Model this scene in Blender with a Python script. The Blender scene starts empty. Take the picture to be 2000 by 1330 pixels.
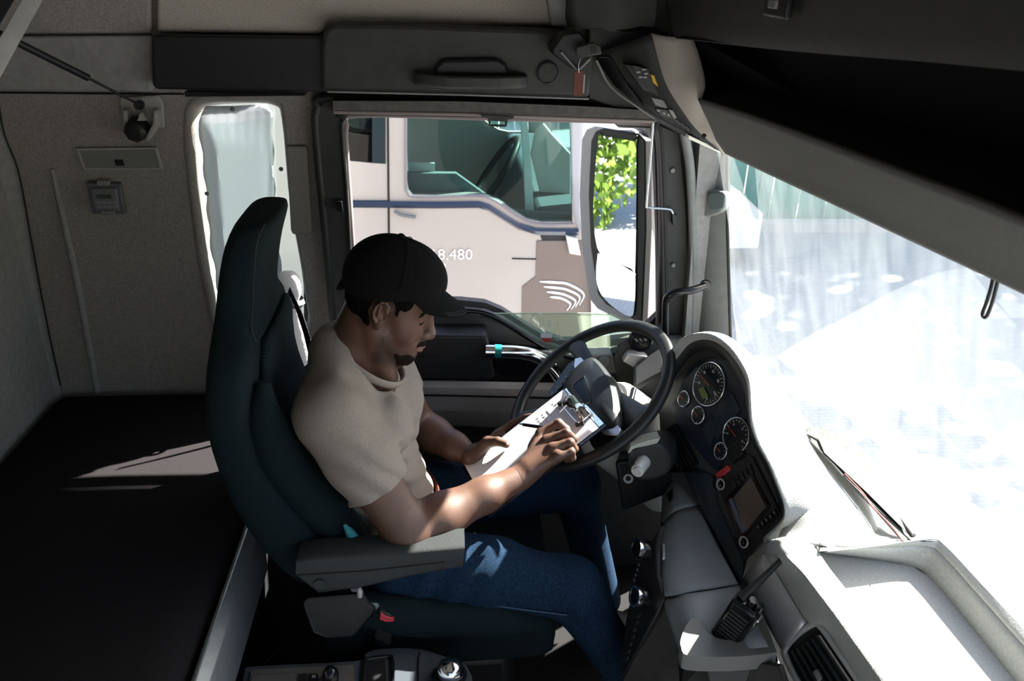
import bpy, bmesh, math, random
import numpy as np
from mathutils import Vector, Matrix
from mathutils.geometry import tessellate_polygon
random.seed(7)
SC = bpy.context.scene
COL = SC.collection

# ------------------------------------------------------------------ camera
CAM = np.array([0.0, 0.0, 1.85]); FPX = 1600.0
_y, _p, _r = [math.radians(a) for a in (5.0, 25.0, 1.5)]
FW = np.array([math.sin(_y)*math.cos(_p), math.cos(_y)*math.cos(_p), -math.sin(_p)])
_R = np.array([math.cos(_y), -math.sin(_y), 0.0]); _U = np.cross(_R, FW)
RT = _R*math.cos(_r) + _U*math.sin(_r); UP = _U*math.cos(_r) - _R*math.sin(_r)
cd = bpy.data.cameras.new('camera'); cam = bpy.data.objects.new('camera', cd); COL.objects.link(cam)
cd.sensor_width = 36.0; cd.lens = 36.0*FPX/2000.0; cd.clip_start = 0.02; cd.clip_end = 300
cam.matrix_world = Matrix(((RT[0], UP[0], -FW[0], CAM[0]), (RT[1], UP[1], -FW[1], CAM[1]), (RT[2], UP[2], -FW[2], CAM[2]), (0, 0, 0, 1)))
SC.camera = cam
cd.dof.use_dof = True; cd.dof.focus_distance = 1.75; cd.dof.aperture_fstop = 8.0

# ------------------------------------------------------------------ light
SC.view_settings.view_transform = 'Standard'; SC.view_settings.look = 'None'
SC.view_settings.gamma = 1; SC.view_settings.use_curve_mapping = False
SC.view_settings.exposure = 0.75
SC.cycles.use_denoising = True
SC.cycles.max_bounces = 8; SC.cycles.diffuse_bounces = 4; SC.cycles.transparent_max_bounces = 12
SC.cycles.caustics_reflective = False; SC.cycles.caustics_refractive = False
SC.cycles.sample_clamp_indirect = 6
w = bpy.data.worlds.new('sky'); SC.world = w; w.use_nodes = True
nt = w.node_tree; nt.nodes.clear()
wo = nt.nodes.new('ShaderNodeOutputWorld'); bg = nt.nodes.new('ShaderNodeBackground')
sk = nt.nodes.new('ShaderNodeTexSky'); sk.sky_type = 'NISHITA'; sk.sun_disc = False
sk.sun_elevation = math.radians(40); sk.sun_rotation = math.radians(70); sk.dust_density = 2.0
bg.inputs['Strength'].default_value = 0.30
nt.links.new(sk.outputs[0], bg.inputs['Color']); nt.links.new(bg.outputs[0], wo.inputs['Surface'])
SUN_EL, SUN_AZ = math.radians(38), math.radians(32)   # azimuth of where the sun stands, from +X towards +Y
sd = Vector((math.cos(SUN_EL)*math.cos(SUN_AZ), math.cos(SUN_EL)*math.sin(SUN_AZ), math.sin(SUN_EL)))
sl = bpy.data.lights.new('sun', 'SUN'); sl.energy = 30.0; sl.angle = math.radians(0.6); sl.color = (1.0, 0.95, 0.88)
so = bpy.data.objects.new('sun', sl); COL.objects.link(so); so.rotation_euler = sd.to_track_quat('Z', 'Y').to_euler(); so.location = (6, 3, 7)

# ------------------------------------------------------------------ rays: a pixel of the photograph becomes a point at a known place
def ray(x, y): return FW + RT*(x-1000)/FPX - UP*(y-665)/FPX
def A(x, y, X=None, Y=None, Z=None):
    d = ray(x, y)
    t = (Y-CAM[1])/d[1] if Y is not None else (X-CAM[0])/d[0] if X is not None else (Z-CAM[2])/d[2]
    return CAM + d*t
def PLN(x, y, p, n):
    d = ray(x, y); p = np.array(p, float); n = np.array(n, float)
    return CAM + d*((p-CAM) @ n)/(d @ n)
def unit(v): v = np.array(v, float); return v/np.linalg.norm(v)

# ------------------------------------------------------------------ materials
MATS = {}
def mat(name, col, rough=0.6, metal=0.0, bump=0.0, bscale=200.0, var=0.0, vscale=8.0, spec=0.28, sss=0.0, coat=0.0, sheen=0.0, col2=None, stretch=None, wave=None):
    if name in MATS: return MATS[name]
    m = bpy.data.materials.new(name); m.use_nodes = True; t = m.node_tree; b = t.nodes['Principled BSDF']
    b.inputs['Base Color'].default_value = (*col, 1); b.inputs['Roughness'].default_value = rough
    b.inputs['Metallic'].default_value = metal; b.inputs['Specular IOR Level'].default_value = spec
    if sss: b.inputs['Subsurface Weight'].default_value = sss; b.inputs['Subsurface Radius'].default_value = (0.012, 0.004, 0.002); b.inputs['Subsurface Scale'].default_value = 1.0
    if coat: b.inputs['Coat Weight'].default_value = coat; b.inputs['Coat Roughness'].default_value = 0.08
    if sheen: b.inputs['Sheen Weight'].default_value = sheen
    tc = t.nodes.new('ShaderNodeTexCoord'); src = tc.outputs['Object']
    if stretch:
        mp = t.nodes.new('ShaderNodeMapping'); mp.inputs['Scale'].default_value = stretch; t.links.new(src, mp.inputs[0]); src = mp.outputs[0]
    if var:
        n = t.nodes.new('ShaderNodeTexNoise'); n.inputs['Scale'].default_value = vscale; n.inputs['Detail'].default_value = 6
        mx = t.nodes.new('ShaderNodeMix'); mx.data_type = 'RGBA'
        c2 = col2 or tuple(max(0, c*(1-var)) for c in col)
        mx.inputs[6].default_value = (*[min(1, c*(1+(0 if col2 else var*.6))) for c in col], 1); mx.inputs[7].default_value = (*c2, 1)
        cr = t.nodes.new('ShaderNodeMapRange'); cr.inputs[1].default_value = .35; cr.inputs[2].default_value = .65
        t.links.new(src, n.inputs['Vector']); t.links.new(n.outputs[0], cr.inputs[0]); t.links.new(cr.outputs[0], mx.inputs[0]); t.links.new(mx.outputs[2], b.inputs['Base Color'])
    if bump:
        if wave:
            n2 = t.nodes.new('ShaderNodeTexWave'); n2.inputs['Scale'].default_value = wave; n2.inputs['Distortion'].default_value = .4; n2.bands_direction = 'Z'
            t.links.new(src, n2.inputs['Vector'])
        else:
            n2 = t.nodes.new('ShaderNodeTexNoise'); n2.inputs['Scale'].default_value = bscale; n2.inputs['Detail'].default_value = 3; t.links.new(src, n2.inputs['Vector'])
        bp = t.nodes.new('ShaderNodeBump'); bp.inputs['Strength'].default_value = bump; bp.inputs['Distance'].default_value = 0.002
        t.links.new(n2.outputs[0], bp.inputs['Height']); t.links.new(bp.outputs[0], b.inputs['Normal'])
    MATS[name] = m; return m
def glass(name, tint=(0.9, 0.97, 0.95), refl=0.06, dust=0.0, dcol=(0.9, 0.93, 0.95), dscale=30.0):
    if name in MATS: return MATS[name]
    m = bpy.data.materials.new(name); m.use_nodes = True; t = m.node_tree; t.nodes.clear()
    o = t.nodes.new('ShaderNodeOutputMaterial'); tr = t.nodes.new('ShaderNodeBsdfTransparent'); tr.inputs[0].default_value = (*tint, 1)
    gl = t.nodes.new('ShaderNodeBsdfGlossy'); gl.inputs['Roughness'].default_value = 0.02
    lw = t.nodes.new('ShaderNodeLayerWeight'); pw = t.nodes.new('ShaderNodeMath'); pw.operation = 'POWER'; pw.inputs[1].default_value = 5
    fr = t.nodes.new('ShaderNodeMath'); fr.operation = 'MULTIPLY_ADD'; fr.inputs[1].default_value = .35; fr.inputs[2].default_value = .035; fr.use_clamp = True
    t.links.new(lw.outputs['Facing'], pw.inputs[0]); t.links.new(pw.outputs[0], fr.inputs[0])
    mx = t.nodes.new('ShaderNodeMixShader'); t.links.new(fr.outputs[0], mx.inputs[0]); t.links.new(tr.outputs[0], mx.inputs[1]); t.links.new(gl.outputs[0], mx.inputs[2])
    out = mx
    if dust:
        tl = t.nodes.new('ShaderNodeBsdfTranslucent'); tl.inputs[0].default_value = (*dcol, 1)
        df = t.nodes.new('ShaderNodeBsdfDiffuse'); df.inputs[0].default_value = (*dcol, 1)
        a = t.nodes.new('ShaderNodeMixShader'); a.inputs[0].default_value = .3; t.links.new(tl.outputs[0], a.inputs[1]); t.links.new(df.outputs[0], a.inputs[2])
        tc = t.nodes.new('ShaderNodeTexCoord'); mp = t.nodes.new('ShaderNodeMapping'); mp.inputs['Scale'].default_value = (1, 1, .12)
        n = t.nodes.new('ShaderNodeTexNoise'); n.inputs['Scale'].default_value = dscale; n.inputs['Detail'].default_value = 8
        mr = t.nodes.new('ShaderNodeMapRange'); mr.inputs[1].default_value = .3; mr.inputs[2].default_value = .7; mr.inputs[3].default_value = dust*.6; mr.inputs[4].default_value = dust*1.4
        t.links.new(tc.outputs['Object'], mp.inputs[0]); t.links.new(mp.outputs[0], n.inputs['Vector']); t.links.new(n.outputs[0], mr.inputs[0])
        m2 = t.nodes.new('ShaderNodeMixShader'); t.links.new(mr.outputs[0], m2.inputs[0]); t.links.new(mx.outputs[0], m2.inputs[1]); t.links.new(a.outputs[0], m2.inputs[2]); out = m2
    t.links.new(out.outputs[0], o.inputs['Surface']); MATS[name] = m; return m
def cloth_translucent(name, col, f=.5):
    m = bpy.data.materials.new(name); m.use_nodes = True; t = m.node_tree; b = t.nodes['Principled BSDF']; o = t.nodes['Material Output']
    b.inputs['Base Color'].default_value = (*col, 1); b.inputs['Roughness'].default_value = .5
    tl = t.nodes.new('ShaderNodeBsdfTranslucent'); tl.inputs[0].default_value = (*col, 1)
    n = t.nodes.new('ShaderNodeTexNoise'); n.inputs['Scale'].default_value = 60; tc = t.nodes.new('ShaderNodeTexCoord'); t.links.new(tc.outputs['Object'], n.inputs['Vector'])
    bp = t.nodes.new('ShaderNodeBump'); bp.inputs['Strength'].default_value = .4; bp.inputs['Distance'].default_value = .004; t.links.new(n.outputs[0], bp.inputs['Height']); t.links.new(bp.outputs[0], b.inputs['Normal'])
    mx = t.nodes.new('ShaderNodeMixShader'); mx.inputs[0].default_value = f
    t.links.new(b.outputs[0], mx.inputs[1]); t.links.new(tl.outputs[0], mx.inputs[2]); t.links.new(mx.outputs[0], o.inputs['Surface']); MATS[name] = m; return m

felt = mat('grey_felt_lining', (.27, .245, .228), .95, bump=.5, bscale=500, var=.22, vscale=300)
felt2 = mat('grey_moulded_lining', (.25, .245, .24), .85, bump=.35, bscale=400, var=.10, vscale=60)
ceil_m = mat('headliner', (.37, .335, .295), .95, bump=.5, bscale=450, var=.2, vscale=300)
dgrey = mat('dark_grey_plastic', (.032, .032, .032), .55, bump=.3, bscale=700, var=.12, vscale=30)
mgrey = mat('mid_grey_plastic', (.19, .195, .195), .5, bump=.3, bscale=700, var=.08, vscale=30)
lgrey = mat('light_grey_plastic', (.30, .29, .27), .5, bump=.2, bscale=600, var=.08, vscale=30)
black = mat('black_plastic', (.012, .012, .013), .45, bump=.2, bscale=600, var=.1, vscale=40)
rubber = mat('black_rubber', (.02, .02, .02), .5, var=.2, vscale=20)
gloss = mat('gloss_black_plastic', (.008, .008, .010), .15, var=.1, vscale=20)
silver = mat('satin_silver_trim', (.50, .475, .465), .35, metal=.35, var=.06, vscale=40)
chrome = mat('chrome', (.85, .86, .88), .12, metal=1.0, var=.03, vscale=40)
steel = mat('brushed_steel', (.62, .66, .70), .35, metal=.85, var=.06, vscale=60)
blackfab = mat('black_fabric', (.008, .008, .009), .95, spec=.1, bump=.5, bscale=500, var=.2, vscale=200)

# ------------------------------------------------------------------ object helpers
ORI = {}
def tag(o, label=None, cat=None, group=None, kind=None):
    if label: o['label'] = label
    if cat: o['category'] = cat
    if group: o['group'] = group
    if kind: o['kind'] = kind
    return o
def thing(name, label, cat, base, group=None, kind=None):
    o = bpy.data.objects.new(name, None); COL.objects.link(o); o.empty_display_size = .05
    o.location = tuple(base); ORI[o.name] = np.array(base, float); return tag(o, label, cat, group, kind)
def put(name, vf, m, parent=None, label=None, cat=None, smooth=True, bevel=0, seg=2, group=None, kind=None, solid=0, sub=0, ang=40, autos=True):
    verts, faces = vf
    V = np.array(verts, float)
    if parent is not None: org = ORI[parent.name]
    else: lo, hi = V.min(0), V.max(0); org = np.array([(lo[0]+hi[0])/2, (lo[1]+hi[1])/2, lo[2]])
    me = bpy.data.meshes.new(name); me.from_pydata([tuple(v) for v in (V-org)], [], [tuple(int(i) for i in f) for f in faces]); me.validate(); me.update()
    o = bpy.data.objects.new(name, me); COL.objects.link(o); me.materials.append(m)
    if parent is not None: o.parent = parent
    else: o.location = tuple(org)
    ORI[o.name] = org
    bm = bmesh.new(); bm.from_mesh(me); bmesh.ops.recalc_face_normals(bm, faces=bm.faces); bm.to_mesh(me); bm.free()
    if solid: md = o.modifiers.new('thickness', 'SOLIDIFY'); md.thickness = solid; md.offset = 0
    if bevel: md = o.modifiers.new('bevel', 'BEVEL'); md.width = bevel; md.segments = seg; md.limit_method = 'ANGLE'; md.angle_limit = math.radians(35)
    if sub: md = o.modifiers.new('smooth', 'SUBSURF'); md.levels = sub; md.render_levels = sub
    if smooth:
        me.polygons.foreach_set('use_smooth', [True]*len(me.polygons))
        if autos and not sub:
            bm = bmesh.new(); bm.from_mesh(me)
            for e in bm.edges:
                if len(e.link_faces) == 2 and e.calc_face_angle(0) > math.radians(ang): e.smooth = False
            bm.to_mesh(me); bm.free()
    return tag(o, label, cat, group, kind)
def join(*vfs):
    V = []; F = []
    for v, f in vfs:
        n = len(V); V += [tuple(p) for p in v]; F += [tuple(int(i)+n for i in q) for q in f]
    return V, F
def box(c, s, R=None):
    c = np.array(c, float); s = np.array(s, float)/2; R = np.eye(3) if R is None else np.array(R, float)
    V = [c + R @ (s*np.array(k)) for k in ((-1,-1,-1),(1,-1,-1),(1,1,-1),(-1,1,-1),(-1,-1,1),(1,-1,1),(1,1,1),(-1,1,1))]
    return V, [(0,3,2,1),(4,5,6,7),(0,1,5,4),(1,2,6,5),(2,3,7,6),(3,0,4,7)]
def frame(n, up=(0, 0, 1)):      # matrix with columns u (right), v (up), n (towards the viewer)
    n = unit(n); u = unit(np.cross(up, n)); v = np.cross(n, u); return np.array([u, v, n]).T
def prism(pts, vec):
    P = [np.array(p, float) for p in pts]; vec = np.array(vec, float); n = len(P)
    V = P + [p+vec for p in P]
    F = [tuple(range(n)), tuple(range(2*n-1, n-1, -1))] + [(i, i+n, (i+1) % n+n, (i+1) % n) for i in range(n)]
    return V, F
def plate(outer, holes, vec):    # flat plate with holes
    loops = [outer]+list(holes); vec = np.array(vec, float)
    tris = tessellate_polygon([[Vector(p) for p in l] for l in loops])
    flat = [np.array(p, float) for l in loops for p in l]; n = len(flat)
    F = [tuple(t) for t in tris] + [tuple(i+n for i in reversed(t)) for t in tris]; k = 0
    for l in loops:
        m = len(l); F += [(k+i, k+i+n, k+(i+1) % m+n, k+(i+1) % m) for i in range(m)]; k += m
    return flat+[p+vec for p in flat], F
def loft(rings, caps=True, closed=True):
    n = len(rings[0]); V = [p for r in rings for p in r]; F = []
    for i in range(len(rings)-1):
        for j in range(n if closed else n-1):
            a = i*n+j; b = i*n+(j+1) % n; F.append((a, b, b+n, a+n))
    if caps: F += [tuple(range(n-1, -1, -1)), tuple(range((len(rings)-1)*n, len(rings)*n))]
    return V, F
def cat(pts, n=8, closed=False):   # catmull-rom
    P = np.array(pts, float); m = len(P); out = []
    rng = range(m) if closed else range(m-1)
    for i in rng:
        p0 = P[(i-1) % m] if closed or i > 0 else 2*P[0]-P[1]; p1 = P[i]; p2 = P[(i+1) % m]
        p3 = P[(i+2) % m] if closed or i+2 < m else 2*P[-1]-P[-2]
        for k in range(n):
            t = k/n; out.append(.5*((2*p1)+(-p0+p2)*t+(2*p0-5*p1+4*p2-p3)*t*t+(-p0+3*p1-3*p2+p3)*t**3))
    if not closed: out.append(P[-1])
    return np.array(out)
def tube(path, r, n=12, closed=False, flat=1.0, flatdir=None, caps=True):
    P = np.array(path, float); m = len(P); R = np.full(m, r) if np.isscalar(r) else np.interp(np.linspace(0, 1, m), np.linspace(0, 1, len(r)), r)
    T = np.gradient(P, axis=0) if not closed else np.roll(P, -1, 0)-np.roll(P, 1, 0)
    T /= np.linalg.norm(T, axis=1)[:, None]+1e-12
    ref = np.array(flatdir if flatdir is not None else ([0, 0, 1] if abs(T[0][2]) < .9 else [1, 0, 0]), float)
    rings = []
    for i in range(m):
        a = ref - T[i]*(ref @ T[i]); a /= np.linalg.norm(a)+1e-12
        if flatdir is None: ref = a
        b = np.cross(T[i], a)
        rings.append([P[i]+R[i]*(flat*math.cos(t)*a+math.sin(t)*b) for t in np.linspace(0, 2*math.pi, n, endpoint=False)])
    if closed: rings.append(rings[0]); return loft(rings, False)
    return loft(rings, caps)
def lathe(prof, c, ax, n=32):      # prof: (radius, height) along the axis
    Fm = frame(ax, (0, 0, 1) if abs(unit(ax)[2]) < .95 else (1, 0, 0)); c = np.array(c, float)
    rings = [[c + Fm @ np.array([r*math.cos(t), r*math.sin(t), h]) for t in np.linspace(0, 2*math.pi, n, endpoint=False)] for r, h in prof]
    if prof[0][0] > .001 and prof[-1][0] > .001: return loft(rings+[rings[0]], False)
    return loft(rings)
def rrect(w, h, r, n=5):
    out = []
    for cx, cy, a0 in ((w/2-r, h/2-r, 0), (-w/2+r, h/2-r, 90), (-w/2+r, -h/2+r, 180), (w/2-r, -h/2+r, 270)):
        for k in range(n+1): a = math.radians(a0+90*k/n); out.append((cx+r*math.cos(a), cy+r*math.sin(a)))
    return out
def superring(c, a, b, u, v, e=.5, n=28):
    out = []
    for t in np.linspace(0, 2*math.pi, n, endpoint=False):
        ct, st = math.cos(t), math.sin(t)
        out.append(np.array(c)+np.array(u)*a*np.sign(ct)*abs(ct)**e+np.array(v)*b*np.sign(st)*abs(st)**e)
    return out
def rows(R, n=6, m=6):      # smooth sheet through rows of points
    G = np.array([cat(r, n) for r in R]); G = np.array([cat(G[:, j], m) for j in range(G.shape[1])]).transpose(1, 0, 2)
    a, b = G.shape[:2]; return [p for r in G for p in r], [(i*b+j, i*b+j+1, (i+1)*b+j+1, (i+1)*b+j) for i in range(a-1) for j in range(b-1)]
def text(name, s, size, pos, R, m, parent=None, depth=.0006, **k):
    c = bpy.data.curves.new(name, 'FONT'); c.body = s; c.size = size; c.extrude = depth; c.align_x = 'CENTER'; c.align_y = 'CENTER'; c.resolution_u = 3
    o = bpy.data.objects.new('_t', c); COL.objects.link(o); bpy.context.view_layer.update()
    me = bpy.data.meshes.new_from_object(o.evaluated_get(bpy.context.evaluated_depsgraph_get()))
    V = [np.array(pos)+np.array(R) @ np.array(v.co) for v in me.vertices]; F = [tuple(p.vertices) for p in me.polygons]
    bpy.data.objects.remove(o); bpy.data.curves.remove(c); bpy.data.meshes.remove(me)
    return put(name, (V, F), m, parent, smooth=False, **k)

# ------------------------------------------------------------------ distance-field sculpting
class Field:
    def __init__(s, lo, hi, h):
        s.lo = np.array(lo, float); s.h = h; s.n = np.ceil((np.array(hi)-s.lo)/h).astype(int)+1
        s.ax = [s.lo[i]+h*np.arange(s.n[i]) for i in range(3)]
        s.F = np.full(s.n, .03, np.float32)
    def blk(s, lo, hi):
        a = np.clip(np.floor((np.array(lo)-s.lo)/s.h).astype(int), 0, s.n); b = np.clip(np.ceil((np.array(hi)-s.lo)/s.h).astype(int)+1, 0, s.n)
        sl_ = tuple(slice(a[i], b[i]) for i in range(3))
        return sl_, s.ax[0][sl_[0]][:, None, None], s.ax[1][sl_[1]][None, :, None], s.ax[2][sl_[2]][None, None, :]
    def add(s, prim, k=.01):
        fn, lo, hi = prim; sl_, x, y, z = s.blk(lo-.02-k, hi+.02+k)
        if 0 in s.F[sl_].shape: return s
        d = fn(x, y, z); f = s.F[sl_]; hh = np.maximum(k-np.abs(f-d), 0)/max(k, 1e-6); s.F[sl_] = np.minimum(f, d)-hh*hh*k*.25; return s
    def cut(s, prim, k=.004):
        fn, lo, hi = prim; sl_, x, y, z = s.blk(lo-.01-k, hi+.01+k)
        if 0 in s.F[sl_].shape: return s
        d = -fn(x, y, z); f = s.F[sl_]; hh = np.maximum(k-np.abs(f-d), 0)/max(k, 1e-6); s.F[sl_] = np.maximum(f, d)+hh*hh*k*.25; return s
    def grid(s): return s.ax[0][:, None, None], s.ax[1][None, :, None], s.ax[2][None, None, :]
    def clip(s, d): s.F = np.maximum(s.F, d); return s
    def mesh(s):
        F = s.F; F[0] = F[-1] = .03; F[:, 0] = F[:, -1] = .03; F[:, :, 0] = F[:, :, -1] = .03
        ins = F < 0; n = np.array(F.shape)-1
        cnt = np.zeros(n, np.int8)
        for i in (0, 1):
            for j in (0, 1):
                for k in (0, 1): cnt += ins[i:n[0]+i, j:n[1]+j, k:n[2]+k]
        cells = np.argwhere((cnt > 0) & (cnt < 8)); idx = np.full(n, -1, np.int32); idx[tuple(cells.T)] = np.arange(len(cells))
        acc = np.zeros((len(cells), 3)); num = np.zeros(len(cells)); co = [(i, j, k) for i in (0, 1) for j in (0, 1) for k in (0, 1)]
        val = {c: F[cells[:, 0]+c[0], cells[:, 1]+c[1], cells[:, 2]+c[2]] for c in co}
        for a in co:
            for d in range(3):
                if a[d]: continue
                b = list(a); b[d] = 1; b = tuple(b); va, vb = val[a], val[b]; cr = (va < 0) != (vb < 0)
                t = np.where(cr, va/np.where(cr, va-vb, 1), 0); p = np.array(a, float)[None]+np.zeros((len(cells), 3)); p[:, d] += t
                acc[cr] += p[cr]; num[cr] += 1
        V = s.lo+s.h*(cells+acc/num[:, None]); Q = []
        for d in range(3):
            e = [(1, 0, 0), (0, 1, 0), (0, 0, 1)][d]; o1 = [(0, 1, 0), (0, 0, 1), (1, 0, 0)][d]; o2 = [(0, 0, 1), (1, 0, 0), (0, 1, 0)][d]
            A0 = ins[:F.shape[0]-e[0], :F.shape[1]-e[1], :F.shape[2]-e[2]]; B0 = ins[e[0]:, e[1]:, e[2]:]
            ed = np.argwhere(A0 != B0); ed = ed[(ed[:, (d+1) % 3] > 0) & (ed[:, (d+2) % 3] > 0)]
            fl = A0[tuple(ed.T)]; o1 = np.array(o1); o2 = np.array(o2)
            q = np.stack([idx[tuple((ed-o1-o2).T)], idx[tuple((ed-o2).T)], idx[tuple(ed.T)], idx[tuple((ed-o1).T)]], 1)
            q[~fl] = q[~fl][:, ::-1]; Q.append(q)
        return V, np.concatenate(Q)
def cone(a, b, ra, rb):
    a = np.array(a, float); b = np.array(b, float); ab = b-a; L = ab @ ab
    def fn(x, y, z):
        t = np.clip(((x-a[0])*ab[0]+(y-a[1])*ab[1]+(z-a[2])*ab[2])/L, 0, 1)
        return np.sqrt((x-a[0]-t*ab[0])**2+(y-a[1]-t*ab[1])**2+(z-a[2]-t*ab[2])**2)-(ra+(rb-ra)*t)
    return fn, np.minimum(a-ra, b-rb), np.maximum(a+ra, b+rb)
def ell(c, r, R=None):
    c = np.array(c, float); r = np.array(r, float) if not np.isscalar(r) else np.full(3, float(r)); R = np.eye(3) if R is None else np.array(R)
    ex = np.abs(R) @ r
    def fn(x, y, z):
        x = x-c[0]; y = y-c[1]; z = z-c[2]
        q = [(x*R[0, i]+y*R[1, i]+z*R[2, i])/r[i] for i in range(3)]
        k0 = np.sqrt(q[0]**2+q[1]**2+q[2]**2); k1 = np.sqrt((q[0]/r[0])**2+(q[1]/r[1])**2+(q[2]/r[2])**2)
        return k0*(k0-1)/(k1+1e-6)
    return fn, c-ex, c+ex
def rot(ax, deg):
    return np.array(Matrix.Rotation(math.radians(deg), 3, ax))

# ================================================================== THE CAB SHELL
def Q(pts, **k): return [A(x, y, **k) for x, y in pts]
YW = 2.2
put('floor', box((-.15, 1.02, -.03), (2.1, 2.6, .06)), mat('floor_mat', (.006, .006, .006), .9, bump=.3, bscale=200), kind='structure')
put('ceiling', box((-.15, 1.0, 2.2), (2.1, 2.7, .05)), ceil_m, kind='structure')
put('wall_rear', box((-1.17, 1.0, 1.1), (.06, 2.7, 2.25)), felt2, kind='structure')
# passenger side with its window open
put('wall_right', plate([(-1.2, -.2, 0), (.95, -.2, 0), (.95, -.2, 2.2), (-1.2, -.2, 2.2)], [[(-.35, -.2, .85), (-.35, -.2, 1.55), (.62, -.2, 1.5), (.78, -.2, .85)]], (0, -.05, 0)), felt2, kind='structure')
# driver side wall: door opening and the small rear quarter window
qw = cat([A(x, y, Y=YW) for x, y in ((392, 216), (452, 205), (530, 208), (548, 245), (563, 400), (590, 560), (588, 648), (450, 646), (420, 560), (400, 400), (388, 260))], 5, True)
qo = cat([A(x, y, Y=YW) for x, y in ((372, 196), (450, 188), (545, 192), (560, 240), (575, 400), (604, 572), (602, 672), (440, 670), (400, 570), (376, 430), (360, 270))], 5, True)
do = [A(x, y, Y=YW) for x, y in ((617, 235), (621, 208), (642, 192), (900, 196), (1240, 222))]+[np.array((.70, YW, 1.49)), np.array((.72, YW, .2)), np.array((-.30, YW, .2))]
put('wall_left', plate([(-1.16, YW, 0), (.86, YW, 0), (.85, YW, .78), (.765, YW, 1.42), (.74, YW, 2.2), (-1.16, YW, 2.2)], [list(qo), do], (0, .05, 0)), felt, kind='structure', smooth=False)
qin = qw + np.array([0, .035, 0])
put('trim_1', loft([list(qo), list(qo*.55+qw*.45+np.array([0, .006, 0])), list(qin)], False), felt, kind='structure', solid=.004)
put('window_1', prism(list(qw+np.array([0, .06, 0])), (0, .004, 0)), glass('side_glass'), kind='structure')
# upper lining
g = .0
put('trim_2', prism(Q([(-160, 72), (296, 69), (296, 179), (-160, 178)], Y=2.18), (0, .02, 0)), felt2, kind='structure', bevel=.006)
put('trim_3', prism(Q([(-160, -190), (294, -190), (294, 63), (-160, 66)], Y=2.17), (0, .03, 0)), felt, kind='structure', bevel=.008)
put('trim_4', prism(Q([(302, -190), (1180, -190), (1110, 50), (1000, 52), (640, 52), (622, 68), (305, 64)], Y=2.16), (0, .04, 0)), ceil_m, kind='structure', bevel=.01)
put('trim_5', prism(Q([(1062, -40), (1105, -40), (1112, 50), (1078, 52)], Y=2.13), (0, .03, 0)), felt2, kind='structure', bevel=.006)
cub = thing('overhead_cubby', 'black plastic cubby strip above the small rear side window', 'storage shelf', A(460, 178, Y=2.14))
put('bin', prism(Q([(296, 75), (303, 68), (632, 72), (632, 180), (305, 175), (297, 166)], Y=2.12), (0, .055, 0)), black, cub, bevel=.006)
put('lip', prism(Q([(360, 179), (595, 184), (595, 187), (362, 189)], Y=2.12), (0, .05, 0)), gloss, cub)
ohp = thing('door_header_panel', 'dark grey panel above the driver door window with a grab handle and round grille', 'header panel', A(900, 185, Y=2.1))
put('panel', prism([A(x, y, Y=2.09) for x, y in ((626, 181), (626, 85), (632, 60), (648, 46), (800, 48), (1082, 58), (1120, 62), (1165, 110), (1152, 192), (900, 186))], (0, .09, 0)), dgrey, ohp, bevel=.012, seg=3)
put('edge_strip', tube(Q([(640, 179), (900, 185), (1150, 193)], Y=2.088), .0025), mgrey, ohp)
rec = [A(x, y, Y=2.085) for x, y in ((846, 150), (850, 128), (866, 115), (970, 113), (988, 122), (996, 150))]
put('handle_recess', prism(rec, (0, -.016, 0)), black, ohp, bevel=.012, seg=3)
gh = put('grab_handle', loft([[A(x, y+dy, Y=Yc+dY) for dy, dY in ((-9, .0), (-13, .012), (-13, .03), (13, .03), (13, .008), (9, .0))] for x, y, Yc in
     ((810, 152, 2.065), (822, 154, 2.05), (850, 158, 2.035), (880, 160, 2.03), (960, 161, 2.03), (995, 160, 2.035), (1018, 160, 2.05), (1030, 159, 2.065))]), dgrey, ohp, bevel=.003)
put('joint', tube(Q([(868, 148), (868, 175)], Y=2.027), .0006), black, gh); put('joint', tube(Q([(975, 148), (975, 175)], Y=2.027), .0006), black, gh)
c = A(1070, 142, Y=2.088)
gr = put('speaker_grille', lathe([(.0, -.002), (.0245, -.002), (.027, .0), (.027, .006), (.024, .007), (.0235, .003), (.0, .003)], c, (0, -1, 0)), black, ohp)
dots = [box(c+np.array((a*.0042+(b % 2)*.0021, -.004, b*.0037)), (.0028, .002, .0026)) for a in range(-5, 6) for b in range(-6, 7) if math.hypot(a*.0042+(b % 2)*.0021, b*.0037) < .0215]
put('mesh', join(*dots), mat('grille_grey', (.07, .07, .07), .6), gr)
put('trim_6', tube(cat(Q([(690, 780), (655, 650), (632, 420), (617, 260), (620, 212), (645, 191), (900, 193), (1240, 219), (1320, 250)], Y=2.17), 8), .011, 10), rubber, kind='structure')
put('trim_7', tube(cat([A(x, y, Y=2.14) for x, y in ((1336, 255), (1348, 330), (1354, 450), (1356, 560), (1352, 680), (1350, 760))], 6), .013, 10), mgrey, kind='structure')
put('trim_8', tube(Q([(-60, 181), (360, 184)], Y=2.195), .002), black, kind='structure')
put('trim_9', loft([superring(A(x, y, Y=2.198), w_, .008, (1, 0, 0), (0, 1, 0), .9, 12) for x, y, w_ in ((102, 330, .004), (118, 400, .008), (140, 500, .009), (160, 600, .009), (188, 752, .009), (200, 820, .009))]), felt2, kind='structure')
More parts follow.
